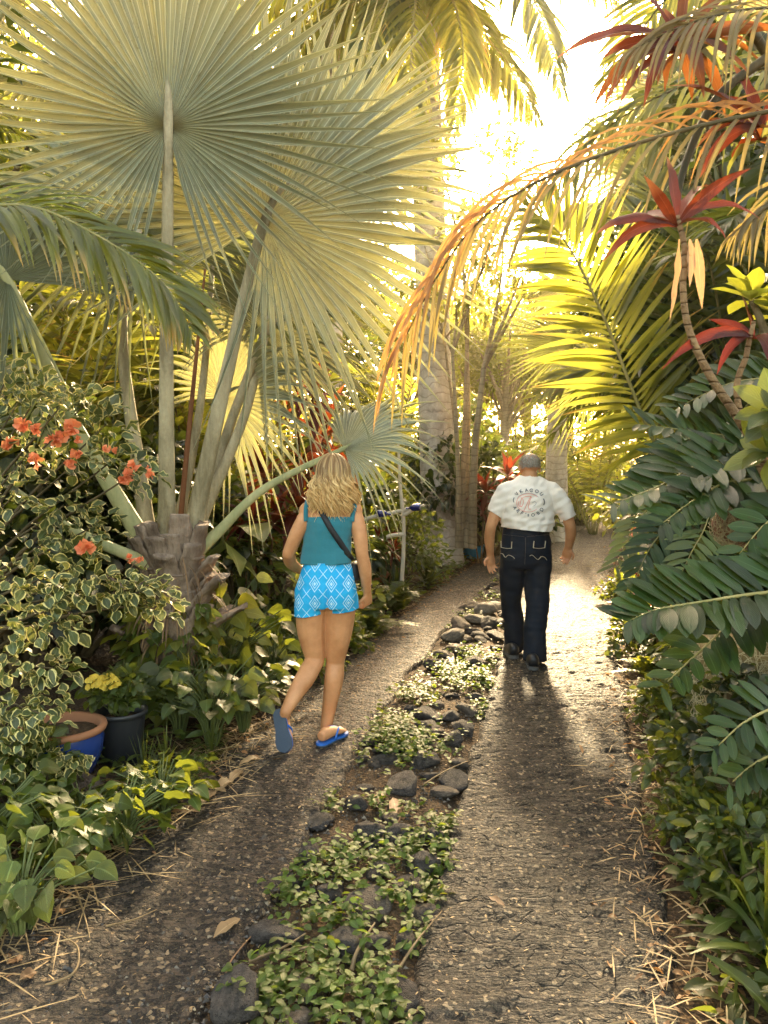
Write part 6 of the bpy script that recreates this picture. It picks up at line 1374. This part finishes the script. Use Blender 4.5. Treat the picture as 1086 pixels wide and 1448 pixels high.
for px, py, rad, n, h in ((555, 1040, .16, 150, .16), (560, 1062, .20, 170, .14), (610, 1060, .14, 60, .10), (590, 985, .16, 100, .11), (640, 950, .2, 120, .10), (680, 930, .2, 110, .10), (655, 965, .2, 90, .10), (700, 1000, .12, 30, .08), (475, 1140, .14, 45, .08), (650, 1165, .12, 70, .09), (540, 1210, .16, 120, .09), (600, 1200, .14, 100, .09), (450, 1235, .14, 90, .09), (470, 1310, .12, 100, .10),
                            (570, 1290, .12, 90, .09), (620, 1255, .07, 40, .08), (400, 1270, .06, 40, .08), (430, 1400, .18, 170, .09), (510, 1410, .16, 150, .09), (370, 1395, .10, 70, .09), (560, 1440, .12, 70, .08), (700, 845, .3, 60, .1), (660, 870, .2, 50, .08), (730, 820, .4, 80, .12), (690, 960, .1, 50, .09), (530, 1135, .12, 40, .08), (640, 1220, .08, 40, .07), (480, 1220, .12, 60, .08)):
    weeds(px, py, rad, n, h, mi=int(rng.random() < .3))
for q in range(26):
    y = 1.8 + rng.random() * 11; weeds(A(rng.uniform(ml(y), mr(y)), y, 0), 0, .12, 10, .06, mi=int(rng.random() < .4))
tag(m.build('ground_cover', [M_WEED, M_GLOSS]), 'low leafy green weeds spreading between the rocks of the middle strip', 'weeds', kind='stuff')
# low leafy cover on both banks
m = MB()
for s in (-1, 1):
    n = 2600; y = 2. + 16 * rng.random(n) ** 1.3; d = .06 + np.abs(rng.normal(0, .6, n)); x = xl(y) - d if s < 0 else xr(y) + d
    p = np.stack([x, y, gz(x, y) + rng.uniform(.0, .10, n)], 1); a = rng.uniform(0, 6.3, n)
    strips(m, p, np.stack([np.cos(a), np.sin(a), rng.uniform(.1, .9, n)], 1), UP + rng.standard_normal((n, 3)) * .4, rng.uniform(.04, .12, n), .02, OVAL, .7, .2, 0)
tag(m.build('undergrowth', [M_G1]), 'sparse green undergrowth along both banks', 'undergrowth', kind='stuff')

# ================================================================== litter: straw, dry leaf scraps, grit
M_STRAW = leafmat('straw', (.36, .22, .09), (.56, .38, .17), (.6, .36, .12), .15, .6, vein=0.)
M_DEAD = leafmat('dead_leaf', (.26, .12, .045), (.46, .25, .10), (.7, .34, .10), .25, .6, vein=.3)
M_DEAD2 = leafmat('pale_dead_leaf', (.50, .30, .12), (.62, .40, .18), (.8, .5, .2), .25, .6, vein=.3)
m = MB()
def straw(n, y0, y1, s, spread, L, off=.0, pw=1.):
    y = y0 + (y1 - y0) * rng.random(n) ** pw; d = rng.normal(off, spread, n); x = (xl(y) - d) if s < 0 else (xr(y) + d)
    z = gz(x, y) + np.where((x > xl(y)) & (x < xr(y)), .042, .014) + rng.uniform(0, .02, n)
    a = rng.uniform(0, 6.3, n); dd = np.stack([np.cos(a), np.sin(a), rng.uniform(-.02, .12, n)], 1)
    l = L * rng.uniform(.3, 1.5, n); strips(m, np.stack([x, y, z], 1), dd, UP + rng.standard_normal((n, 3)) * .3, l, .0028, LANCE5, .12, .2, 0, bend=None)
straw(800, 1.9, 4.6, -1, .16, .20, .08); straw(700, 1.9, 9., -1, .14, .10, .05, 1.4); straw(700, 1.9, 8., 1, .12, .11, .03, 1.4); straw(350, 8, 18, -1, .3, .16); straw(350, 8, 18, 1, .3, .16)
n = 1500; y = 1.9 + 14 * rng.random(n) ** 1.4; s = rng.random(n) < .5; d = rng.normal(.04, .16, n); x = np.where(s, xl(y) - d, xr(y) + d); z = gz(x, y) + np.where((x > xl(y)) & (x < xr(y)), .042, .02)
strips(m, np.stack([x, y, z], 1), np.stack([rng.normal(size=n), rng.normal(size=n), rng.uniform(-.05, .25, n)], 1), UP + rng.standard_normal((n, 3)) * .35, rng.uniform(.015, .06, n), rng.uniform(.004, .014, n), OVAL, .4, .3, 1, .3)
n = 2600; y = 1.7 + 16 * rng.random(n) ** 1.7; x = xl(y) + (xr(y) - xl(y)) * rng.random(n); z = np.where((x > ml(y)) & (x < mr(y)), gz(x, y) + .02, .046)
strips(m, np.stack([x, y, z], 1), np.stack([rng.normal(size=n), rng.normal(size=n), rng.uniform(-.02, .1, n)], 1), UP + rng.standard_normal((n, 3)) * .25, rng.uniform(.004, .022, n) * (1 + y * .04), rng.uniform(.0012, .0035, n) * (1 + y * .05), LANCE5, .2, .2, 0)
tag(m.build('leaf_litter', [M_STRAW, M_DEAD]), 'dry straw and scraps of dead leaf along the drive edges', 'litter', kind='stuff')
m = MB(); n = 11000; y = 1.7 + 3.6 * rng.random(n) ** 1.7; x = xl(y) + (mr(y) - xl(y)) * rng.random(n) ** .8; base_ = np.array([[1, 0, 0], [-.5, .85, 0], [-.5, -.85, 0], [0, 0, .7], [0, 0, -.6]]); fc = np.array([[0, 1, 3], [1, 2, 3], [2, 0, 3], [1, 0, 4], [2, 1, 4], [0, 2, 4]])
r = .0022 + .010 * rng.random(n) ** 2; a = rng.uniform(0, 6.3, n); ca, sa = np.cos(a), np.sin(a); bj = base_[None] * rng.uniform(.6, 1.3, (n, 5, 1)) * r[:, None, None]
V = np.stack([bj[..., 0] * ca[:, None] - bj[..., 1] * sa[:, None] + x[:, None], bj[..., 0] * sa[:, None] + bj[..., 1] * ca[:, None] + y[:, None], bj[..., 2] + .036 + 0 * x[:, None]], -1)
m.add(V.reshape(-1, 3), (np.arange(n)[:, None, None] * 5 + fc[None]).reshape(-1, 3)); k = NT('dark_chips'); rr_ = k.n('NewGeometry').outputs['Random Per Island']
M_CHIP = k.done(k.bsdf(k.ramp(rr_, (0., (.025, .02, .016)), (.8, (.10, .075, .05)), (1., (.32, .25, .15))), .5))
tag(m.build('gravel', M_CHIP, smooth=False), 'loose dark chips on the worn near track', 'gravel', kind='stuff')

# single dead leaves and twigs one can pick out
def dead_leaf(px, py, dpx, dpy, W, lab, mat=M_DEAD2, z=.05, name='fallen_leaf'):
    p, q = G(px, py, z), G(px + dpx, py + dpy, z); m = MB(); strips(m, p[None], (nz(q - p) + UP * .18)[None], UP[None] + A(.1, -.2, 0), np.linalg.norm(q - p), W, OVAL8, .4, .35, 0, .25); tag(m.build(name, mat, org=p), lab, 'leaf', 'fallen leaves')
for a_ in ((302, 1326, 38, -30, .022, 'curled tan leaf alone on the near track'), (242, 1148, 42, -2, .02, 'long brown leaf lying just off the straw edge'), (556, 1128, 6, 38, .03, 'orange brown leaf standing among the rocks'), (530, 1140, 14, -22, .025, 'smaller tan leaf beside the orange brown one'), (338, 1082, 30, -14, .022, 'tan leaf under the raised sandal'), (282, 1140, 24, -26, .03, 'broad tan leaf below the vine, lowest of its scatter'), (305, 1120, 26, -22, .032, 'broad tan leaf in the middle of its scatter'), (325, 1105, 18, -18, .028, 'broad tan leaf uppermost of its scatter'), (290, 1112, 30, 6, .026, 'tan leaf lying across the scatter of broad leaves'), (88, 1222, 18, 26, .03, 'rusty leaf between the heart leaved plants'), (28, 1385, 24, -12, .022, 'rusty leaf at the lower frame edge'), (632, 920, 10, 22, .03, 'pale leaf tipped against the rocks ahead of the woman'), (940, 1145, 34, -12, .02, 'orange leaf at the right hand litter edge'), (958, 1003, 20, 8, .02, 'rusty leaf under the fern on the right hand edge'), (430, 1242, 6, -18, .02, 'red brown leaf in the weeds'), (700, 800, 20, -5, .03, 'brown leaf at the far track edge'), (805, 1000, 14, 3, .012, 'small orange leaf on the ribbed track'), (690, 1268, 24, 12, .014, 'narrow brown leaf on the ribbed track')): dead_leaf(*a_, mat=M_DEAD if 'rust' in a_[5] or 'brown' in a_[5] else M_DEAD2)
def twig(pts, r, lab, mat=None):
    q = [G(x, y, z) for x, y, z in pts]; m = MB(); tube(m, q, np.linspace(r, r * .4, len(q)), 5, res=18, cap=False); tag(m.build('twig', mat or M_STRAW, org=q[0]), lab, 'twig', 'dry twigs')
M_BSTALK = plain('brown_stalk', (.16, .08, .035), (.26, .14, .06), .7)
twig([(318, 1402, .045), (326, 1360, .06), (372, 1305, .05)], .004, 'thin curved brown stalk beside the tan leaf', M_BSTALK)
twig([(352, 1360, .06), (400, 1340, .08), (432, 1320, .09)], .0055, 'bleached stalk lying over the dark rocks')
twig([(565, 1368, .05), (590, 1330, .07), (625, 1288, .055)], .005, 'straight straw stalk at the strip edge by the ribbed track')
twig([(497, 1372, .06), (505, 1345, .09), (530, 1305, .10)], .008, 'thick pale stalk propped among the lower weeds')
twig([(402, 1345, .07), (440, 1340, .09), (462, 1342, .08)], .006, 'short yellow stalk across the weeds')
twig([(352, 1385, .05), (362, 1420, .07), (382, 1448, .06)], .005, 'yellow stalk at the bottom edge of the strip')
twig([(598, 1110, .06), (630, 1090, .08), (662, 1076, .05)], .0045, 'bent straw stalk above the upper rocks')
twig([(865, 1090, .05), (890, 1085, .06), (905, 1076, .05)], .004, 'short straw on the ribbed track')
twig([(915, 1090, .05), (940, 1050, .07), (952, 1010, .06)], .005, 'long straw lying along the right hand edge')
twig([(62, 1395, .04), (105, 1375, .07), (110, 1340, .06), (90, 1325, .05)], .005, 'looped dry stalk in the straw litter')
twig([(100, 1235, .05), (118, 1290, .05), (128, 1330, .045)], .0045, 'straight dry stalk pointing down from the heart leaves')
twig([(150, 1310, .045), (190, 1300, .06), (222, 1286, .045)], .004, 'slim dry stalk lying out on the near track')
twig([(70, 1172, .08), (110, 1210, .12), (145, 1240, .06)], .005, 'grey stick leaning out of the heart leaves', M_BSTALK)
for px, py, r, lab in ((115, 1145, .10, 'grey stone block propping the blue pot'), (95, 1165, .07, 'smaller grey stone in front of the blue pot')):
    q = G(px, py); o = bpy.data.objects.new('stone', rocks[7]); COL.objects.link(o); o.location = (q[0], q[1], float(gz(q[0], q[1])) + r * .4); o.scale = (r * 1.3, r, r * .8); o.rotation_euler = (.2, .1, px * .1); tag(o, lab, 'stone')
# ================================================================== thin scattering volume, added to give the warm glow round the sun
k = NT('glare_haze'); pv = k.n('VolumePrincipled'); pv.inputs['Color'].default_value = (1., .88, .62, 1); pv.inputs['Density'].default_value = .0007; pv.inputs['Anisotropy'].default_value = .86
k.t.links.new(pv.outputs[0], k.out.inputs[1])
hz = MB(); x0, x1, y0, y1, z0, z1 = -60, 70, -15, 90, -1.2, 16
V = [(x, y, z) for z in (z0, z1) for y in (y0, y1) for x in (x0, x1)]
hz.add(V, [[0, 2, 3, 1], [4, 5, 7, 6], [0, 1, 5, 4], [2, 6, 7, 3], [0, 4, 6, 2], [1, 3, 7, 5]])
tag(hz.build('glare_haze', k.m, smooth=False), None, None, kind='stuff')
